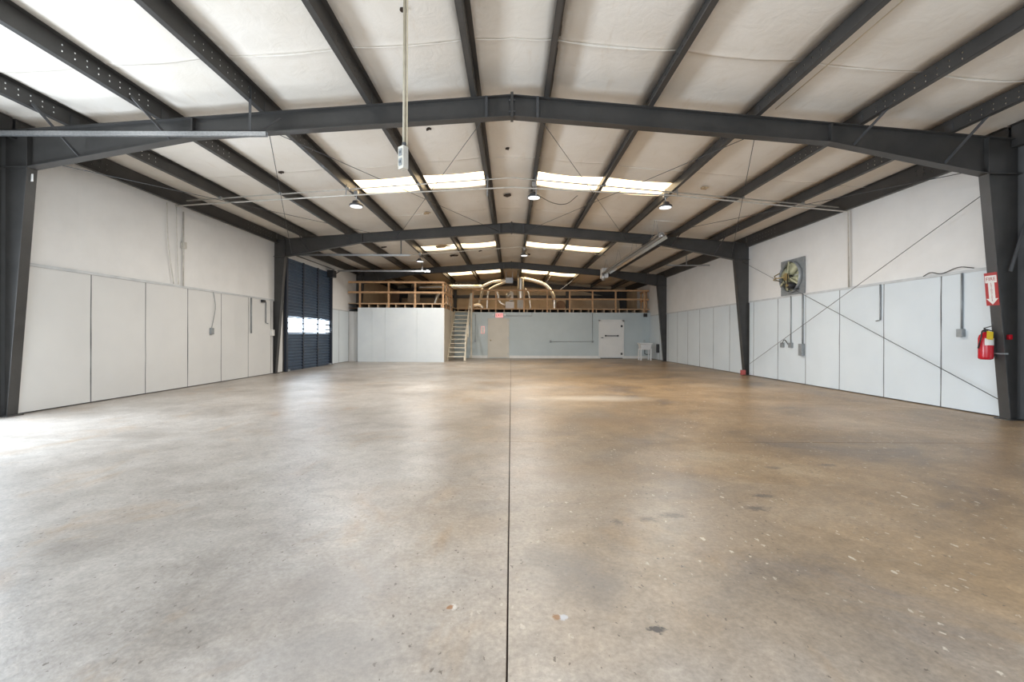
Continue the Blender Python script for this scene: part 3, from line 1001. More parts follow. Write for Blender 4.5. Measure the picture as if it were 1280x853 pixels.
guard_rail([(x, YO + 0.02) for x in (-7.32, -5.93, -4.65, -3.30)], (-7.98 + 0.1, YO + 0.02), (-3.26, YO + 0.02), 'timber guard rail along the front edge of the office loft', 3.85, 3.36)
guard_rail([(-3.28, y) for y in (21.7, 22.7, 23.6)], (-3.28, YO + 0.05), (-3.28, 23.65), 'timber guard rail along the stair side of the office loft', 3.85, 3.36)
guard_rail([(x, YB + 0.02) for x in (-2.2, -0.88, 0.73, 2.06, 3.34, 4.65, 5.97, 7.6)], (-2.22, YB + 0.02), (7.85, YB + 0.02), 'long timber guard rail above the blue-grey back wall', 3.88, 3.38)
guard_rail([(7.80, y) for y in (24.9, 25.9)], (7.80, YB + 0.1), (7.80, 26.2), 'short timber guard rail returning along the fan-side wall', 3.88, 3.38)

# stairs
st = empty('loft_stairs', (-2.83, 21.9, 0), 'steep beige open-riser wooden stairs climbing to the loft', 'stairs')
sx0, sx1 = -3.22, -2.38
sy0, sy1 = 21.85, 24.55
sz1 = DECK + 0.05
for x in (sx0, sx1):
    part('stringer', MB().prism_x([(sy0 - 0.02, 0.0), (sy0 + 0.30, 0.0), (sy1 + 0.05, sz1 - 0.22), (sy1 + 0.05, sz1 + 0.05), (sy1 - 0.06, sz1 + 0.05), (sy0 - 0.02, 0.13)], x - 0.02, x + 0.02), 'stair_paint', st)
nt = 12
for k in range(nt):
    t = (k + 1) / (nt + 0.0)
    z = 0.03 + (sz1 - 0.03) * t - 0.02
    y = sy0 + (sy1 - sy0) * (k + 0.55) / nt
    part('tread', MB().box(sx0 + 0.02, sx1 - 0.02, y - 0.12, y + 0.12, z - 0.04, z), 'stair_paint', st)
hr = empty('stair_handrail', (sx1 + 0.04, sy0, 0), 'pale wooden handrail sloping up the stairs beside the exit door', 'handrail')
part('rail', MB().bar((sx1 + 0.05, sy0 - 0.02, 1.00), (sx1 + 0.05, sy1 + 0.1, 3.66), 0.045, 0.10), 'stair_paint', hr)
part('post', MB().box(sx1 + 0.02, sx1 + 0.08, sy0 + 0.02, sy0 + 0.11, 0.0, 1.10), 'stair_paint', hr)
part('post', MB().box(sx1 + 0.02, sx1 + 0.08, 23.2, 23.29, 1.2, 2.36), 'stair_paint', hr)
part('post', MB().box(sx1 + 0.06, sx1 + 0.15, sy1 - 0.02, sy1 + 0.04, 0.0, 3.70), 'stair_paint', hr)
o = part('grab_bar', MB().tube([(-3.19, 22.6, 1.95), (-3.19, 22.6, 3.0)], 0.018, 6), 'conduit', None, True)
tag(o, 'thin vertical grab pole on the office side wall beside the stairs', 'grab pole')

# doors in the back wall
d2 = empty('door_2', (-0.73, YB, 0), kind='structure')
for a, b in ((-1.34, -1.28), (-0.18, -0.12)):
    part('frame_jamb', MB().box(a, b, YB - 0.035, YB + 0.02, 0, 2.26), 'door_beige', d2)
part('frame_head', MB().box(-1.34, -0.12, YB - 0.035, YB + 0.02, 2.22, 2.28), 'door_beige', d2)
lf = part('leaf', MB().box(-1.275, -0.185, YB - 0.025, YB + 0.01, 0.03, 2.215), 'door_beige', d2)
part('knob', MB().lathe([(0.012, YB - 0.025), (0.012, YB - 0.055), (0.035, YB - 0.065), (0.035, YB - 0.10), (0.015, YB - 0.11)], -1.17, 1.02, 12, 'y'), 'brass', lf, True)
for z in (0.25, 1.15, 2.0):
    part('hinge', MB().box(-0.20, -0.165, YB - 0.042, YB - 0.02, z - 0.05, z + 0.05), 'galvanised', lf)
d3 = empty('door_3', (5.72, YB, 0), kind='structure')
for a, b in ((5.00, 5.09), (6.35, 6.44)):
    part('frame_jamb', MB().box(a, b, YB - 0.05, YB + 0.02, 0, 2.20), 'door_white', d3)
part('frame_head', MB().box(5.00, 6.44, YB - 0.05, YB + 0.02, 2.13, 2.22), 'door_white', d3)
lf = part('leaf', MB().box(5.095, 6.345, YB - 0.03, YB + 0.01, 0.05, 2.125), 'door_white', d3)
part('threshold', MB().box(5.09, 6.35, YB - 0.10, YB, 0.0, 0.03), 'black_plastic', d3)
part('push_bar', MB().tube([(5.38, YB - 0.10, 1.30), (6.08, YB - 0.10, 1.30)], 0.022, 8), 'black_plastic', lf, True)
for x in (5.38, 6.08):
    part('bar_end', MB().box(x - 0.035, x + 0.035, YB - 0.12, YB - 0.03, 1.26, 1.34), 'black_plastic', lf)
part('lever_handle', MB().box(5.14, 5.26, YB - 0.07, YB - 0.03, 1.17, 1.21), 'steel_grey', lf)
for z in (0.27, 1.85):
    part('hinge', MB().box(6.25, 6.35, YB - 0.055, YB - 0.03, z - 0.06, z + 0.06), 'steel_grey', lf)

# exit sign with twin lamp heads
ex = empty('exit_sign', (-0.70, YB, 2.3), 'glowing red exit sign with twin lamp heads above the beige door', 'exit sign')
part('housing', MB().box(-0.92, -0.45, YB - 0.09, YB, 2.30, 2.58), 'white_plastic', ex, bevel=0.01)
part('face', MB().box(-0.90, -0.47, YB - 0.10, YB - 0.085, 2.315, 2.565), 'exit_face', ex)
RX = Matrix(((1, 0, 0, -0.685), (0, 0, -1, YB - 0.102), (0, 1, 0, 2.44), (0, 0, 0, 1)))
text_mesh('EXIT', 0.20, RX, 'sign_red', 'lettering', ex)
for x in (-1.0, -0.37):
    part('lamp_head', MB().lathe([(0.035, YB - 0.02), (0.065, YB - 0.06), (0.065, YB - 0.13), (0.05, YB - 0.135)], x, 2.47, 12, 'y'), 'white_plastic', ex, True)

def conduit_run(pts, r, mat, label, name='conduit', box=None, boxmat='conduit_grey'):
    e = empty(name, pts[-1], label, 'conduit')
    part('pipe', MB().tube(pts, r, 8), mat, e, True)
    if box:
        for (x0, x1, y0, y1, z0, z1) in box:
            part('box', MB().box(x0, x1, y0, y1, z0, z1), boxmat, e, bevel=0.006)
    return e
yb = YB - 0.02
conduit_run([(4.64, yb, DECK - 0.02), (4.64, yb, 0.97), (2.26, yb, 0.95)], 0.016, 'conduit_grey', 'grey conduit dropping beside the white door and running along the back wall', box=[(2.20, 2.30, yb - 0.04, YB, 0.90, 1.03), (4.60, 4.70, yb - 0.04, YB, 0.91, 1.01)])
conduit_run([(1.18, yb, DECK), (1.18, yb, 2.42), (-0.36, yb, 2.42)], 0.014, 'conduit_grey', 'thin grey conduit running from the exit sign along the back wall')
conduit_run([(-2.05, yb, 2.5), (-2.05, yb, 1.02)], 0.012, 'conduit_grey', 'thin conduit with switch box behind the stair handrail', box=[(-2.09, -2.01, yb - 0.04, YB, 0.93, 1.06)])
o = part('wall_switch_plate', MB().box(-1.70, -1.55, YB - 0.05, YB, 1.42, 1.80), 'label_white', None, bevel=0.008)
tag(o, 'small pink-edged wall box between the stairs and the beige door', 'wall box')
part('edge', MB().box(-1.72, -1.53, YB - 0.03, YB, 1.40, 1.82), 'exit_face', o).location = (0, 0, 0)
for ch in o.children:
    ch.data.transform(Matrix.Translation(Vector(WORLD[o.name]) * 0))
o = part('junction_box', MB().box(7.55, 7.75, YB - 0.10, YB, 2.38, 2.58), 'black_plastic', None, bevel=0.01)
tag(o, 'small black box high in the corner above the utility sink', 'junction box')

# utility sink
sk = empty('utility_sink', (7.16, 23.1, 0), 'white plastic laundry sink on four legs by the far corner', 'sink')
sxa, sxb, sya, syb, szt = 6.86, 7.48, 22.85, 23.35, 0.92
vs, fs = [], []
def ring(i, z):
    return [(sxa + i, sya + i, z), (sxb - i, sya + i, z), (sxb - i, syb - i, z), (sxa + i, syb - i, z)]
rings = [ring(0.07, 0.56), ring(0.02, 0.84), ring(-0.03, 0.86), ring(-0.03, szt), ring(0.03, szt), ring(0.10, 0.60)]
mb = MB()
vs = [q for rg in rings for q in rg]
fs = [(3, 2, 1, 0)]
for i in range(5):
    for k in range(4):
        fs.append((i * 4 + k, i * 4 + (k + 1) % 4, (i + 1) * 4 + (k + 1) % 4, (i + 1) * 4 + k))
fs.append((20, 21, 22, 23))
part('basin', mb.add(vs, fs), 'white_plastic', sk, bevel=0.01)
for (x, y) in ((sxa + 0.05, sya + 0.05), (sxb - 0.05, sya + 0.05), (sxa + 0.05, syb - 0.05), (sxb - 0.05, syb - 0.05)):
    part('leg', MB().prism_z([(x - 0.03, y - 0.03), (x + 0.03, y - 0.03), (x + 0.03, y + 0.03), (x - 0.03, y + 0.03)], 0.0, 0.62), 'white_plastic', sk)
part('faucet', MB().tube(smooth_path([(7.2, 23.36, 0.92), (7.2, 23.36, 1.04), (7.2, 23.2, 1.06), (7.2, 23.15, 1.0)]), 0.012, 8), 'galvanised', sk, True)
part('drain_pipe', MB().tube([(7.17, 23.1, 0.56), (7.17, 23.1, 0.34), (7.30, 23.3, 0.30), (7.5, 23.3, 0.30)], 0.02, 8), 'black_plastic', sk, True)
o = part('soap_dispenser', MB().box(7.83, 7.92, 23.0, 23.25, 0.40, 0.86), 'black_plastic', None, bevel=0.01)
tag(o, 'narrow black panel on the liner wall beside the utility sink', 'wall box')

# ------------------------------------------------------------------ ducts and equipment on the loft
def duct(pts, r, label, n=40, mat='foil', rib=0.05, seg=12):
    o = part('flexible_duct', MB().tube(smooth_path(pts, n), r, seg, rib), mat, None, True)
    return tag(o, label, 'duct', 'foil ducts over the loft')
YD = 26.5
duct([(-5.7, YD, 4.24), (-4.0, YD, 4.27), (-1.8, YD, 4.28)], 0.15, 'thick horizontal foil duct running above the stair opening', 44)
duct([(-1.85, YD - 0.1, 4.22), (-1.55, YD - 0.1, 4.40), (-1.05, YD, 4.60), (-0.36, YD + 0.1, 4.68)], 0.10, 'upper foil duct arching into the hanging plenum box')
duct([(-1.48, YD - 0.3, 2.88), (-1.40, YD - 0.3, 3.9), (-1.10, YD - 0.2, 4.25), (-0.36, YD - 0.05, 4.56)], 0.075, 'slim foil duct rising and arching into the hanging plenum box')
duct([(-2.0, YD - 0.4, 3.15), (-1.85, YD - 0.3, 3.6), (-1.75, YD - 0.2, 4.15)], 0.09, 'short foil duct slanting up from the loft floor elbow')
duct([(-2.5, YD - 0.5, 2.95), (-2.2, YD - 0.5, 3.08), (-1.95, YD - 0.5, 3.10), (-1.70, YD - 0.5, 2.95)], 0.11, 'foil elbow duct lying on the loft floor behind the handrail')
duct([(-0.95, YD - 0.4, 4.05), (-0.80, YD - 0.4, 3.75), (-0.72, YD - 0.4, 3.35), (-0.38, YD - 0.4, 3.12)], 0.085, 'foil duct curving down into the small furnace')
duct([(0.75, YD, 4.80), (1.40, YD, 4.66), (2.05, YD, 4.43), (2.45, YD - 0.1, 3.98), (2.62, YD - 0.2, 3.5), (2.63, YD - 0.2, 2.86)], 0.115, 'long foil duct sweeping down behind the guard rail')
duct([(0.83, YD, 4.20), (1.05, YD, 3.92), (1.14, YD, 3.4), (1.18, YD, 2.86)], 0.055, 'thin foil duct dropping beside the grey plenum')
duct([(-4.35, 24.2, 2.86), (-4.25, 24.2, 3.3), (-4.12, 24.3, 3.65)], 0.10, 'short foil duct leaning behind the office loft rail')
duct([(-3.85, 24.4, 4.15), (-3.70, 24.3, 3.6), (-3.55, 24.2, 2.90)], 0.06, 'thin foil duct dropping behind the office loft rail')
e = empty('hanging_plenum', (-0.13, YD, 4.5), 'grey sheet metal plenum box hung under the roof ridge', 'plenum')
part('box', MB().box(-0.36, 0.10, YD - 0.2, YD + 0.25, 4.50, 4.84), 'galvanised', e)
for x in (-0.33, 0.07):
    part('strap', MB().box(x - 0.015, x + 0.015, YD - 0.02, YD + 0.02, 4.84, 5.2), 'galvanised', e)
e = empty('furnace', (-0.1, YD - 0.3, DECK + 0.23), 'small white furnace unit with blower housing on the loft', 'furnace')
part('cabinet', MB().box(-0.36, 0.17, YD - 0.55, YD - 0.05, DECK + 0.23, 3.34), 'white_plastic', e, bevel=0.015)
part('blower_housing', MB().lathe([(0.17, YD - 0.5), (0.17, YD - 0.2)], -0.18, 3.70, 14, 'y'), 'galvanised', e, True)
part('flue_box', MB().box(-0.13, 0.12, YD - 0.45, YD - 0.15, 3.40, 3.92), 'label_white', e)
part('flue', MB().tube([(0.0, YD - 0.3, 3.3), (0.0, YD - 0.3, 4.05)], 0.07, 10), 'galvanised', e, True)
e = empty('air_plenum', (0.57, YD - 0.2, DECK + 0.23), 'grey plenum box with a wide foil riser behind the rail', 'plenum')
part('plenum_box', MB().box(0.36, 0.78, YD - 0.5, YD - 0.05, DECK + 0.23, 3.55), 'duct_grey', e)
part('riser', MB().tube([(0.57, YD - 0.28, 3.5 + 0.06 * k) for k in range(23)], 0.21, 14, 0.02), 'foil', e, True)
part('vent_pipe', MB().tube([(0.40, YD - 0.28, 4.75), (0.40, YD - 0.28, 5.25)], 0.03, 8), 'galvanised', e, True)
e = empty('cable_spool', (2.95, YD, DECK + 0.23), 'dark round cable spool standing beside the long foil duct', 'spool')
part('flange', MB().lathe([(0.30, YD - 0.15), (0.30, YD - 0.11)], 3.02, DECK + 0.53, 18, 'y'), 'lumber_dark', e)
part('flange', MB().lathe([(0.30, YD + 0.11), (0.30, YD + 0.15)], 3.02, DECK + 0.53, 18, 'y'), 'lumber_dark', e)
part('core', MB().lathe([(0.18, YD - 0.11), (0.18, YD + 0.11)], 3.02, DECK + 0.53, 16, 'y'), 'lumber_dark', e)
# sloping straps from the roof to the loft
for i, (p0, p1, lb) in enumerate((((2.07, YD, 4.45), (2.45, YD, 5.05), 'thin metal strap holding the long foil duct to the roof'), ((2.95, YD + 0.5, 4.1), (4.1, YD + 0.5, 4.95), 'pale sloping strap under the roof above the long guard rail'))):
    o = part('duct_strap', MB().bar(p0, p1, 0.03, 0.012, (0, 1, 0)), 'galvanised')
    tag(o, lb, 'strap')
# boards stored on the loft
for i, (x0, x1, y, h, mt, lb) in enumerate(((-6.9, -6.45, 24.6, 1.05, 'lumber_dark', 'dark plywood sheet leaning on the office loft'), (-6.05, -5.35, 25.0, 1.0, 'lumber_pale', 'pale plywood sheet leaning on the office loft'))):
    z0 = DECK + 0.23
    o = part('plywood_sheet', MB().add([(x0, y, z0), (x1, y, z0), (x1, y + 0.25, z0 + h), (x0, y + 0.25, z0 + h), (x0, y + 0.02, z0), (x1, y + 0.02, z0), (x1, y + 0.27, z0 + h), (x0, y + 0.27, z0 + h)],
             [(0, 1, 2, 3), (7, 6, 5, 4), (0, 4, 5, 1), (1, 5, 6, 2), (2, 6, 7, 3), (3, 7, 4, 0)]), mt)
    tag(o, lb, 'plywood')

# ------------------------------------------------------------------ roof conduits and high-bay lamps
YC = 10.2
def zcon(x):
    return ztop(x) - 0.03
e = empty('roof_conduit', (0, YC, 4.4), 'pale conduit following the roof underside from wall to wall', 'conduit')
pts = [(-7.7, YC, zcon(-7.7)), (0, YC, zcon(0)), (7.75, YC, zcon(7.75) - 0.02)]
part('pipe', MB().tube(pts, 0.016, 8), 'conduit', e, True)
for x in (-6.9, -5.48, -3.87, -2.2, -0.57, 0.57, 2.2, 3.87, 5.48, 6.9):
    part('clip', MB().box(x - 0.025, x + 0.025, YC - 0.03, YC + 0.03, zcon(x) - 0.02, zcon(x) + 0.04), 'galvanised', e)
e = empty('roof_conduit', (0, YC - 0.2, 4.2), 'second pale conduit hung lower, turning down the fan wall', 'conduit')
pts = [(-7.85, YC - 0.15, 4.30), (-3.8, YC - 0.15, 4.56), (0, YC - 0.15, 4.76), (3.8, YC - 0.15, 4.58), (7.86, YC - 0.15, 4.22), (7.88, YC - 0.15, LINER + 0.03)]
part('pipe', MB().tube(pts, 0.018, 8), 'conduit', e, True)
for x in (-3.87, -0.57, 0.57, 3.87):
    part('drop_strap', MB().bar((x, YC - 0.15, 4.55), (x, YC - 0.12, ztop(x) + 0.05), 0.03, 0.006, (0, 1, 0)), 'galvanised', e)
e = empty('roof_conduit', (0, 17.9, 4.4), 'pale conduit crossing under the far bay of the roof', 'conduit')
part('pipe', MB().tube([(-5.4, 17.9, 4.55), (-3.8, 17.9, 4.66), (0.3, 17.9, 4.98), (3.9, 17.9, 4.65)], 0.016, 8), 'conduit', e, True)

def high_bay(x, y, z, label, watts=95):
    e = empty('high_bay_lamp', (x, y, z), label, 'lamp', 'round high-bay lamps under the roof')
    part('housing', MB().lathe([(0.155, z), (0.16, z + 0.02), (0.15, z + 0.045), (0.10, z + 0.07), (0.085, z + 0.12), (0.06, z + 0.13)], x, y, 20), 'steel_grey', e, True)
    part('lens', MB().lathe([(0.138, z - 0.008), (0.142, z + 0.002)], x, y, 20), 'led', e)
    top = ztop(x) + 0.05
    part('hook', MB().tube([(x, y, z + 0.12), (x, y, top)], 0.010, 6), 'galvanised', e, True)
    part('junction_box', MB().box(x - 0.05, x + 0.05, y - 0.05, y + 0.05, top - 0.22, top - 0.12), 'galvanised', e, bevel=0.01)
    d = bpy.data.lights.new('high_bay_glow', 'AREA')
    d.shape = 'DISK'
    d.size = 0.27
    d.energy = watts
    d.color = (1.0, 0.97, 0.92)
    lo = bpy.data.objects.new('high_bay_glow', d)
    COL.objects.link(lo)
    lo.parent = e
    lo.location = (0, 0, -0.02)
    return e
high_bay(-3.70, YC + 0.05, 4.36, 'round high-bay lamp on the sectional door side of the near bay')
high_bay(0.53, YC + 0.05, 4.58, 'round high-bay lamp near the ridge of the near bay')
high_bay(3.66, YC + 0.05, 4.36, 'round high-bay lamp on the fan side of the near bay')
high_bay(-3.80, 17.9, 4.36, 'round high-bay lamp on the sectional door side of the far bay')
high_bay(0.53, 17.9, 4.62, 'round high-bay lamp near the ridge of the far bay')
# lamp cable drooping from the ridge lamp
o = part('lamp_cable', MB().tube(smooth_path([(0.60, YC + 0.05, 4.66), (1.0, YC + 0.3, 4.54), (1.35, YC + 0.4, 4.55), (1.62, YC + 0.4, 4.75)]), 0.009, 6), 'black_plastic', None, True)
tag(o, 'dark cable drooping from the ridge lamp of the near bay', 'cable')
o = part('extension_cord', MB().tube([(4.13, 1.9, 4.86), (4.11, 3.8, 4.84), (4.13, 5.2, 4.855), (4.10, 6.7, 4.84)], 0.006, 6), 'cord_pale', None, True)
tag(o, 'thin cream cord running under the roof beside a purlin', 'cord')

# radiant tube heater
th = empty('tube_heater', (4.45, 16.5, 4.2), 'long silver radiant tube heater hung from chains under the roof', 'heater')
ha, hb, hx, hz = 12.8, 20.3, 4.45, 4.27
prof = [(-0.20, -0.06), (-0.13, 0.06), (-0.06, 0.11), (0.06, 0.11), (0.13, 0.06), (0.20, -0.06), (0.19, -0.065), (0.12, 0.05), (0.055, 0.098), (-0.055, 0.098), (-0.12, 0.05), (-0.19, -0.065)]
part('reflector', MB().prism_y([(hx + a, hz + b) for a, b in prof], ha, hb), 'aluminium', th)
mbt = MB()
seg = 14
ro, ri = 0.055, 0.048
mbt.tube([(hx, ha - 0.10, hz), (hx, hb + 0.2, hz)], ro, seg)
mbt.f = [f for f in mbt.f if len(f) != seg]
mbt.tube([(hx, ha - 0.10, hz), (hx, ha + 0.5, hz)], ri, seg)
part('tube', mbt, 'galvanised', th, True)
part('end_cap', MB().lathe([(0.085, ha - 0.03), (0.085, ha + 0.02)], hx, hz + 0.03, 14, 'y'), 'galvanised', th)
part('burner_box', MB().box(hx - 0.16, hx + 0.14, hb + 0.05, hb + 0.5, hz - 0.22, hz + 0.24), 'white_plastic', th, bevel=0.02)
part('flue_elbow', MB().tube([(hx - 0.1, hb + 0.1, hz - 0.35), (hx - 0.1, hb + 0.1, hz)], 0.07, 10), 'galvanised', th, True)
for yy in (13.3, 15.6, 17.9, 20.2):
    mb = MB()
    for s in (-1, 1):
        mb.tube([(hx + s * 0.12, yy, hz + 0.06), (hx + s * 0.02, yy, zc(hx) - 0.06)], 0.006, 5)
    part('chain_hanger', mb, 'galvanised', th)
# short strut under the roof near the right wall
e = empty('roof_strut', (7.0, 17.1, 4.1), 'pale strut bar hung under the roof above the far liner panels', 'strut')
part('bar', MB().box(6.15, 7.86, 17.06, 17.11, 4.08, 4.13), 'galvanised', e)
part('hanger', MB().box(6.93, 6.96, 17.07, 17.10, 4.13, 4.55), 'galvanised', e)

# ------------------------------------------------------------------ hanging outlet box
px, py = -1.01, 4.0
pd = empty('pendant_outlet', (px, py, 2.84), 'beige outlet box hanging from the roof on a long conduit', 'outlet box')
part('drop_conduit', MB().tube([(px + 0.01, py, 3.05), (px + 0.01, py, zc(px) - 0.02)], 0.015, 10), 'pendant_pipe', pd, True)
part('cord', MB().tube(smooth_path([(px + 0.035, py, 3.06), (px + 0.034, py + 0.005, 4.0), (px + 0.036, py, zc(px) - 0.03)]), 0.006, 6), 'cord_pale', pd, True)
ca, sa = math.cos(math.radians(-38)), math.sin(math.radians(-38))
def rotp(x, y):
    return (px + x * ca - y * sa, py + x * sa + y * ca)
def rbox(x0, x1, y0, y1, z0, z1):
    return MB().prism_z([rotp(x0, y0), rotp(x1, y0), rotp(x1, y1), rotp(x0, y1)], z0, z1)
part('box', rbox(-0.038, 0.038, -0.03, 0.03, 2.84, 3.05), 'outlet_beige', pd, bevel=0.004)
for nm, z in (('upper', 2.99), ('lower', 2.90)):
    f_ = part('receptacle', rbox(-0.02, 0.02, -0.036, -0.029, z - 0.033, z + 0.033), 'conduit_grey', pd)
    for xx in (-0.009, 0.009):
        part('slot', rbox(xx - 0.003, xx + 0.003, -0.038, -0.035, z - 0.012, z + 0.012), 'black_plastic', f_)
part('cover_plate', rbox(0.038, 0.041, -0.026, 0.026, 2.85, 3.04), 'conduit', pd)
part('connector', MB().lathe([(0.022, 3.05), (0.022, 3.085), (0.016, 3.09)], px + 0.01, py, 10), 'steel_grey', pd)

# ------------------------------------------------------------------ wall fan
fy, fz = 12.10, 2.97
fan = empty('wall_fan', (XW, fy, 2.45), 'large belt-driven exhaust fan on the white upper wall', 'fan')
hw = 0.50
xp = XW - 0.03
# square plate with round opening
n = 32
vs, fs = [], []
for xx in (xp - 0.03, xp):
    for k in range(n):
        a = 2 * math.pi * k / n
        vs.append((xx, fy + 0.43 * math.cos(a), fz + 0.43 * math.sin(a)))
    for k in range(n):
        a = 2 * math.pi * k / n
        c_, s_ = math.cos(a), math.sin(a)
        q = hw / max(abs(c_), abs(s_))
        vs.append((xx, fy + q * c_, fz + q * s_))
for k in range(n):
    k2 = (k + 1) % n
    fs += [(k, k2, n + k2, n + k), (2 * n + k, 3 * n + k, 3 * n + k2, 2 * n + k2), (k, 2 * n + k, 2 * n + k2, k2), (n + k, n + k2, 3 * n + k2, 3 * n + k)]
part('mounting_plate', MB().add(vs, fs), 'conduit_grey', fan)
mb = MB()
vs, fs = [], []
for xx, r_ in ((xp - 0.13, 0.44), (xp - 0.13, 0.425), (xp, 0.425), (xp, 0.44)):
    for k in range(n):
        a = 2 * math.pi * k / n
        vs.append((xx, fy + r_ * math.cos(a), fz + r_ * math.sin(a)))
for i in range(4):
    for k in range(n):
        k2 = (k + 1) % n
        j = (i + 1) % 4
        fs.append((i * n + k, i * n + k2, j * n + k2, j * n + k))
part('shroud_ring', MB().add(vs, fs), 'conduit_grey', fan, True)
for k in range(9):
    z = fz - 0.40 + 0.1 * k
    half = math.sqrt(max(0.01, 0.425 ** 2 - (z - fz) ** 2))
    part('louver_slat', MB().bar((xp + 0.015, fy - half, z), (xp + 0.015, fy + half, z), 0.01, 0.095, (0.25, 0, 1)), 'fan_green', fan)
for k in range(4):
    a0 = math.pi / 2 * k + 0.5
    vs, fs = [], []
    for i, r_ in enumerate((0.06, 0.16, 0.28, 0.40)):
        wd = (0.16, 0.36, 0.40, 0.34)[i]
        for j, t in enumerate((-1, 0, 1)):
            a = a0 + t * wd * (1.0 if r_ > 0.1 else 1.6)
            tw = t * 0.05 * (1 - 0.3 * i / 3)
            vs.append((xp - 0.075 + tw, fy + r_ * math.cos(a), fz + r_ * math.sin(a)))
    for i in range(3):
        for j in range(2):
            a = i * 3 + j
            fs.append((a, a + 1, a + 4, a + 3))
    b_ = part('blade', MB().add(vs, fs), 'fan_green', fan, True)
    sm = b_.modifiers.new('thickness', 'SOLIDIFY')
    sm.thickness = 0.004
part('hub', MB().lathe([(0.05, xp - 0.20), (0.06, xp - 0.18), (0.06, xp - 0.05)], fy, fz, 14, 'x'), 'steel_grey', fan, True)
part('pulley', MB().lathe([(0.11, xp - 0.22), (0.10, xp - 0.205), (0.11, xp - 0.19)], fy, fz, 18, 'x'), 'brass', fan)
mb = MB()
for a in (math.pi * 0.5, math.pi * 1.17, math.pi * 1.83):
    mb.bar((xp - 0.12, fy + 0.43 * math.cos(a), fz + 0.43 * math.sin(a)), (xp - 0.16, fy + 0.05 * math.cos(a), fz + 0.05 * math.sin(a)), 0.05, 0.02, (1, 0, 0))
part('support_arms', mb, 'fan_green', fan)
part('motor', MB().lathe([(0.03, xp - 0.30), (0.085, xp - 0.28), (0.085, xp - 0.08), (0.06, xp - 0.07)], fy - 0.22, fz - 0.26, 16, 'x'), 'black_plastic', fan, True)
part('motor_pulley', MB().lathe([(0.04, xp - 0.33), (0.04, xp - 0.30)], fy - 0.22, fz - 0.26, 12, 'x'), 'brass', fan)
bd = Vector((0, -0.22, -0.26)).normalized()
nb = Vector((0, bd.z, -bd.y))
c1, c2 = Vector((xp - 0.21, fy, fz)), Vector((xp - 0.315, fy - 0.22, fz - 0.26))
mb = MB()
for s in (-1, 1):
    mb.bar(c1 + nb * 0.105 * s, c2 + nb * 0.038 * s, 0.012, 0.02, (1, 0, 0))
part('drive_belt', mb, 'black_plastic', fan)
part('motor_bracket', MB().bar((xp - 0.18, fy - 0.22, fz - 0.36), (xp - 0.02, fy - 0.22, fz - 0.36), 0.2, 0.02), 'steel_grey', fan)
mb = MB()
mb.tube(smooth_path([(xp - 0.13, fy + 0.40, fz + 0.16), (xp - 0.34, fy + 0.30, fz + 0.05), (xp - 0.36, fy + 0.15, fz - 0.02), (xp - 0.22, fy + 0.0, fz)]), 0.014, 6)
mb.tube(smooth_path([(xp - 0.13, fy + 0.42, fz - 0.06), (xp - 0.36, fy + 0.32, fz - 0.05), (xp - 0.36, fy + 0.15, fz - 0.02)]), 0.014, 6)
part('belt_guard', mb, 'brass', fan, True)

# ------------------------------------------------------------------ conduits and small boxes on the side walls
xr = XW - 0.055
def wy(px_):   # depth on the right wall for later readability
    return 7.93 * 538.0 / (px_ - 639.0)
conduit_run([(xr, 12.15, LINER + 0.02), (xr, 12.15, 1.06)], 0.018, 'conduit_grey', 'grey conduit dropping from the fan to an outlet box', box=[(xr - 0.05, xr + 0.03, 12.07, 12.20, 0.98, 1.12)])
conduit_run([(xr, 11.66, LINER + 0.05), (xr, 11.66, 1.10)], 0.022, 'conduit_grey', 'thicker grey conduit under the fan ending at a switch box', box=[(xr - 0.07, xr + 0.03, 11.60, 11.74, 0.78, 1.10)])
conduit_run([(xr, wy(1102), LINER), (xr, wy(1102), 1.66), (xr, wy(1102) + 0.10, 1.64)], 0.014, 'conduit_grey', 'short bent conduit on the middle liner panel right of the fan')
conduit_run([(xr, wy(1204.6), LINER), (xr, wy(1204.6), 1.42)], 0.016, 'conduit_grey', 'grey conduit with outlet box near the fire extinguisher', box=[(xr - 0.05, xr + 0.03, wy(1204.6) - 0.05, wy(1204.6) + 0.05, 1.30, 1.44)])
o = part('power_plug', MB().tube(smooth_path([(xr - 0.04, 12.2, 1.06), (xr - 0.05, 12.35, 1.20), (xr - 0.04, 12.48, 1.10)]), 0.010, 6), 'black_plastic', None, True)
tag(o, 'short black cord looping off the outlet box under the fan', 'cord')
o = part('wall_outlet', MB().box(xr - 0.03, xr + 0.035, 12.46, 12.60, 0.98, 1.12), 'conduit_grey', None, bevel=0.008)
tag(o, 'small grey outlet box at the end of the looping cord', 'outlet')
o = part('rail_cable', MB().tube(smooth_path([(xr, 7.35, 2.48), (xr, 7.6, 2.53), (xr, 7.9, 2.46), (xr, 8.1, 2.51), (xr, 8.25, 2.46)]), 0.008, 6), 'black_plastic', None, True)
tag(o, 'thin dark cable looping over the liner rail near the extinguisher', 'cable')
conduit_run([(7.93, 6.62, 2.36), (8.0, 6.1, 2.36)], 0.02, 'galvanised', 'short galvanised pipe end behind the near column edge', name='pipe_stub')
o = part('outlet_box', MB().box(7.62, 7.76, F[1] - 0.20, F[1] - 0.10, 0.02, 0.18), 'pipe_red', None, bevel=0.01)
tag(o, 'small red box at the foot of the second column', 'box')
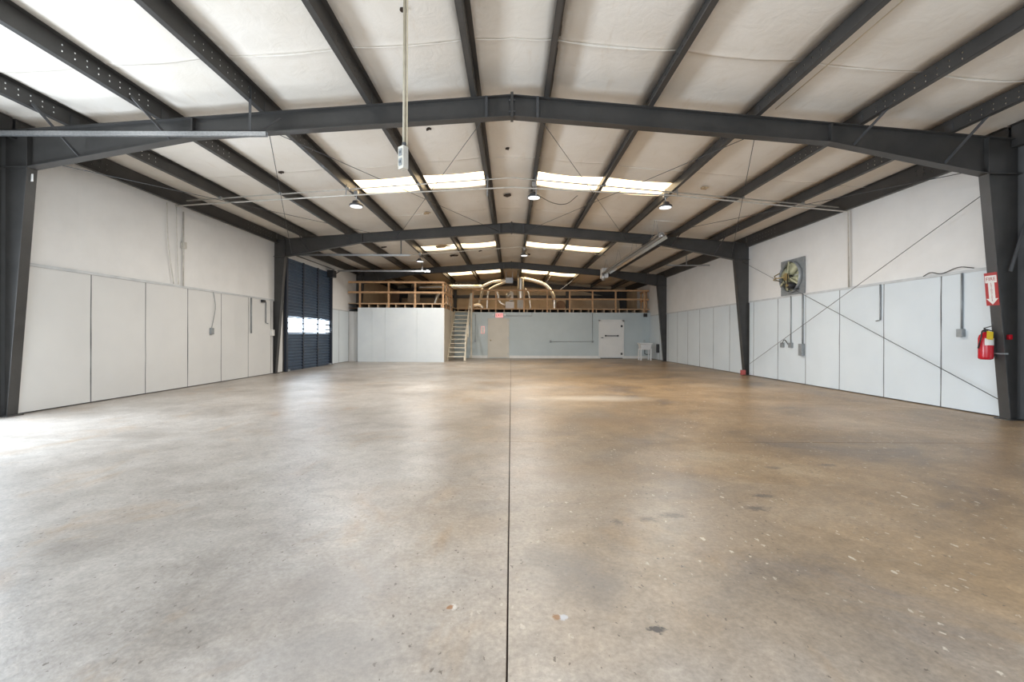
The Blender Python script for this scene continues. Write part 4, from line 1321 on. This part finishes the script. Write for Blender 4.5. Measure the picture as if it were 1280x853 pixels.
# left wall
xl = -XW + 0.055
def ly(px_):
    return 7.93 * 538.0 / (639.0 - px_)
conduit_run([(xl, ly(227), 4.25), (xl, ly(227), LINER + 0.03)], 0.016, 'conduit', 'pale conduit with coupling box on the upper wall above the liner', box=[(xl - 0.03, xl + 0.05, ly(227) - 0.05, ly(227) + 0.05, 3.36, 3.52)], boxmat='conduit')
o = part('hanging_cable', MB().tube(smooth_path([(xl, ly(206), 4.32), (xl, ly(208), 3.4), (xl, ly(215), LINER + 0.06)]), 0.010, 6), 'conduit', None, True)
tag(o, 'thin slanted cable on the white upper wall, nearest the viewer', 'cable')
o = part('hanging_cable', MB().tube(smooth_path([(xl, ly(218), 4.30), (xl, ly(219), 3.4), (xl, ly(221), LINER + 0.06)]), 0.009, 6), 'conduit', None, True)
tag(o, 'thin cable on the upper wall close beside the pale conduit', 'cable')
e = empty('hanging_outlet', (xl, ly(263), 1.3), 'grey outlet dangling from a thin cord on the liner wall', 'outlet')
part('cord', MB().tube(smooth_path([(xl, ly(265), LINER), (xl + 0.01, ly(267), 2.0), (xl, ly(263), 1.46)]), 0.008, 6), 'conduit_grey', e, True)
part('plug_box', MB().box(xl - 0.025, xl + 0.03, ly(263) - 0.06, ly(263) + 0.06, 1.30, 1.47), 'conduit_grey', e, bevel=0.01)
conduit_run([(xl, ly(312.7), LINER), (xl, ly(312.7), 1.34)], 0.020, 'conduit_grey', 'grey conduit dropping half-way down the liner before the second frame')
conduit_run([(xl, ly(331), LINER - 0.06), (xl, ly(331), 1.68), (xl, ly(331) + 0.12, 1.66)], 0.018, 'conduit_grey', 'short grey conduit with a bent foot beside the second column', box=[(xl - 0.02, xl + 0.05, ly(327) - 0.08, ly(327) + 0.08, LINER - 0.10, LINER - 0.02)], boxmat='black_plastic')
o = part('wall_outlet', MB().box(xl - 0.03, xl + 0.04, 14.16, 14.30, 1.26, 1.46), 'label_white', None, bevel=0.01)
tag(o, 'small pale outlet box against the second column on the liner wall', 'outlet')
o = part('column_label', MB().box(-7.60, -7.54, F[0] - 0.010, F[0] - 0.005, 3.70, 3.82), 'label_white')
tag(o, 'small pale sticker near the top of the nearest blue-lit column', 'sticker')

# ------------------------------------------------------------------ fire extinguisher and its sign
def xin(z):   # inner flange of the near right column
    return XB + (XK - XB) * z / rafter_bottom(XK)
cx_, cy_ = 7.585, 6.88
fx_ = empty('fire_extinguisher', (cx_, cy_, 0.94), 'red fire extinguisher with yellow tag hung on the near column', 'fire extinguisher')
part('cylinder', MB().lathe([(0.06, 0.94), (0.085, 0.955), (0.088, 0.98), (0.088, 1.28), (0.075, 1.33), (0.04, 1.36), (0.03, 1.38)], cx_, cy_, 20), 'red_paint', fx_, True)
part('valve', MB().lathe([(0.028, 1.38), (0.028, 1.42), (0.018, 1.43)], cx_, cy_, 10), 'black_plastic', fx_)
hd = part('handle', MB().bar((cx_ - 0.02, cy_, 1.43), (cx_ + 0.10, cy_, 1.40), 0.02, 0.012), 'black_plastic', fx_)
part('lever', MB().bar((cx_ - 0.03, cy_, 1.44), (cx_ + 0.09, cy_, 1.475), 0.018, 0.010), 'black_plastic', fx_)
part('hose', MB().tube(smooth_path([(cx_ - 0.02, cy_, 1.41), (cx_ - 0.09, cy_ - 0.03, 1.39), (cx_ - 0.11, cy_ - 0.03, 1.28), (cx_ - 0.10, cy_ + 0.02, 1.12)]), 0.010, 6), 'black_plastic', fx_, True)
n = 8
vs, fs = [], []
for i in range(n + 1):
    a = math.radians(215 + 95 * i / n)
    for r_ in (0.0895, 0.0905):
        for z in (1.17, 1.28):
            vs.append((cx_ + r_ * math.cos(a), cy_ + r_ * math.sin(a), z))
for i in range(n):
    q = i * 4
    fs += [(q, q + 4, q + 5, q + 1), (q + 2, q + 3, q + 7, q + 6), (q + 1, q + 5, q + 7, q + 3), (q, q + 2, q + 6, q + 4)]
part('paper_label', MB().add(vs, fs), 'label_white', fx_)
part('inspection_tag', MB().bar((cx_ - 0.05, cy_ - 0.105, 1.26), (cx_ - 0.03, cy_ - 0.09, 1.39), 0.10, 0.004, (0, 1, 0)), 'yellow_tag', fx_)
part('bracket', MB().box(cx_ + 0.06, xin(1.05) - 0.005, cy_ - 0.05, cy_ + 0.05, 0.98, 1.34), 'steel', fx_)
part('strap', MB().box(xin(1.06) - 0.04, xin(1.06) + 0.03, F[0] - 0.095, F[0] + 0.10, 1.03, 1.05), 'conduit_grey', fx_)

sg = empty('extinguisher_sign', (xin(2.05), F[0], 1.80), 'red and white vertical fire extinguisher arrow sign on the near column', 'sign')
z0s, z1s = 1.80, 2.32
zmid = (z0s + z1s) / 2
slope = (XK - XB) / rafter_bottom(XK)
# sign frame: text right = -Y (toward viewer), up = along the flange, out = -X
up = Vector((slope, 0, 1)).normalized()
rt = Vector((0, -1, 0))
outv = rt.cross(up)
ctr = Vector((xin(zmid) - 0.012, F[0] + 0.02, zmid))
def smat(u, v, wv=0.0):
    pnt = ctr + rt * u + up * v + outv * wv
    return Matrix(((rt.x, up.x, outv.x, pnt.x), (rt.y, up.y, outv.y, pnt.y), (rt.z, up.z, outv.z, pnt.z), (0, 0, 0, 1)))
def splate(name, poly, mat, w0, w1, parent):
    n = len(poly)
    vs = [tuple(ctr + rt * u + up * v + outv * w0) for u, v in poly] + [tuple(ctr + rt * u + up * v + outv * w1) for u, v in poly]
    fs = [tuple(range(n)), tuple(range(2 * n - 1, n - 1, -1))] + [(i, n + i, n + (i + 1) % n, (i + 1) % n) for i in range(n)]
    return part(name, MB().add(vs, fs), mat, parent)
splate('plate', [(-0.092, -0.26), (0.092, -0.26), (0.092, 0.26), (-0.092, 0.26)], 'sign_red', 0.0, 0.003, sg)
splate('header_panel', [(-0.082, 0.10), (0.082, 0.10), (0.082, 0.215), (-0.082, 0.215)], 'label_white', 0.003, 0.0045, sg)
splate('arrow', [(-0.045, 0.10), (-0.045, -0.15), (-0.085, -0.15), (0.0, -0.245), (0.085, -0.15), (0.045, -0.15), (0.045, 0.10)], 'label_white', 0.003, 0.0045, sg)
text_mesh('FIRE', 0.078, smat(0, 0.158, 0.0055), 'sign_red', 'lettering', sg, 0.0008)
word = 'EXTINGUISHER'
for i, ch in enumerate(word):
    text_mesh(ch, 0.030, smat(0, 0.085 - i * 0.0245, 0.0055), 'sign_red', 'letter', sg, 0.0008)
o = part('pull_station', MB().box(7.80, 7.86, F[0] - 0.05, F[0] - 0.006, 1.26, 1.34), 'red_paint', None, bevel=0.01)
tag(o, 'tiny red fitting on the column web behind the extinguisher', 'fitting')
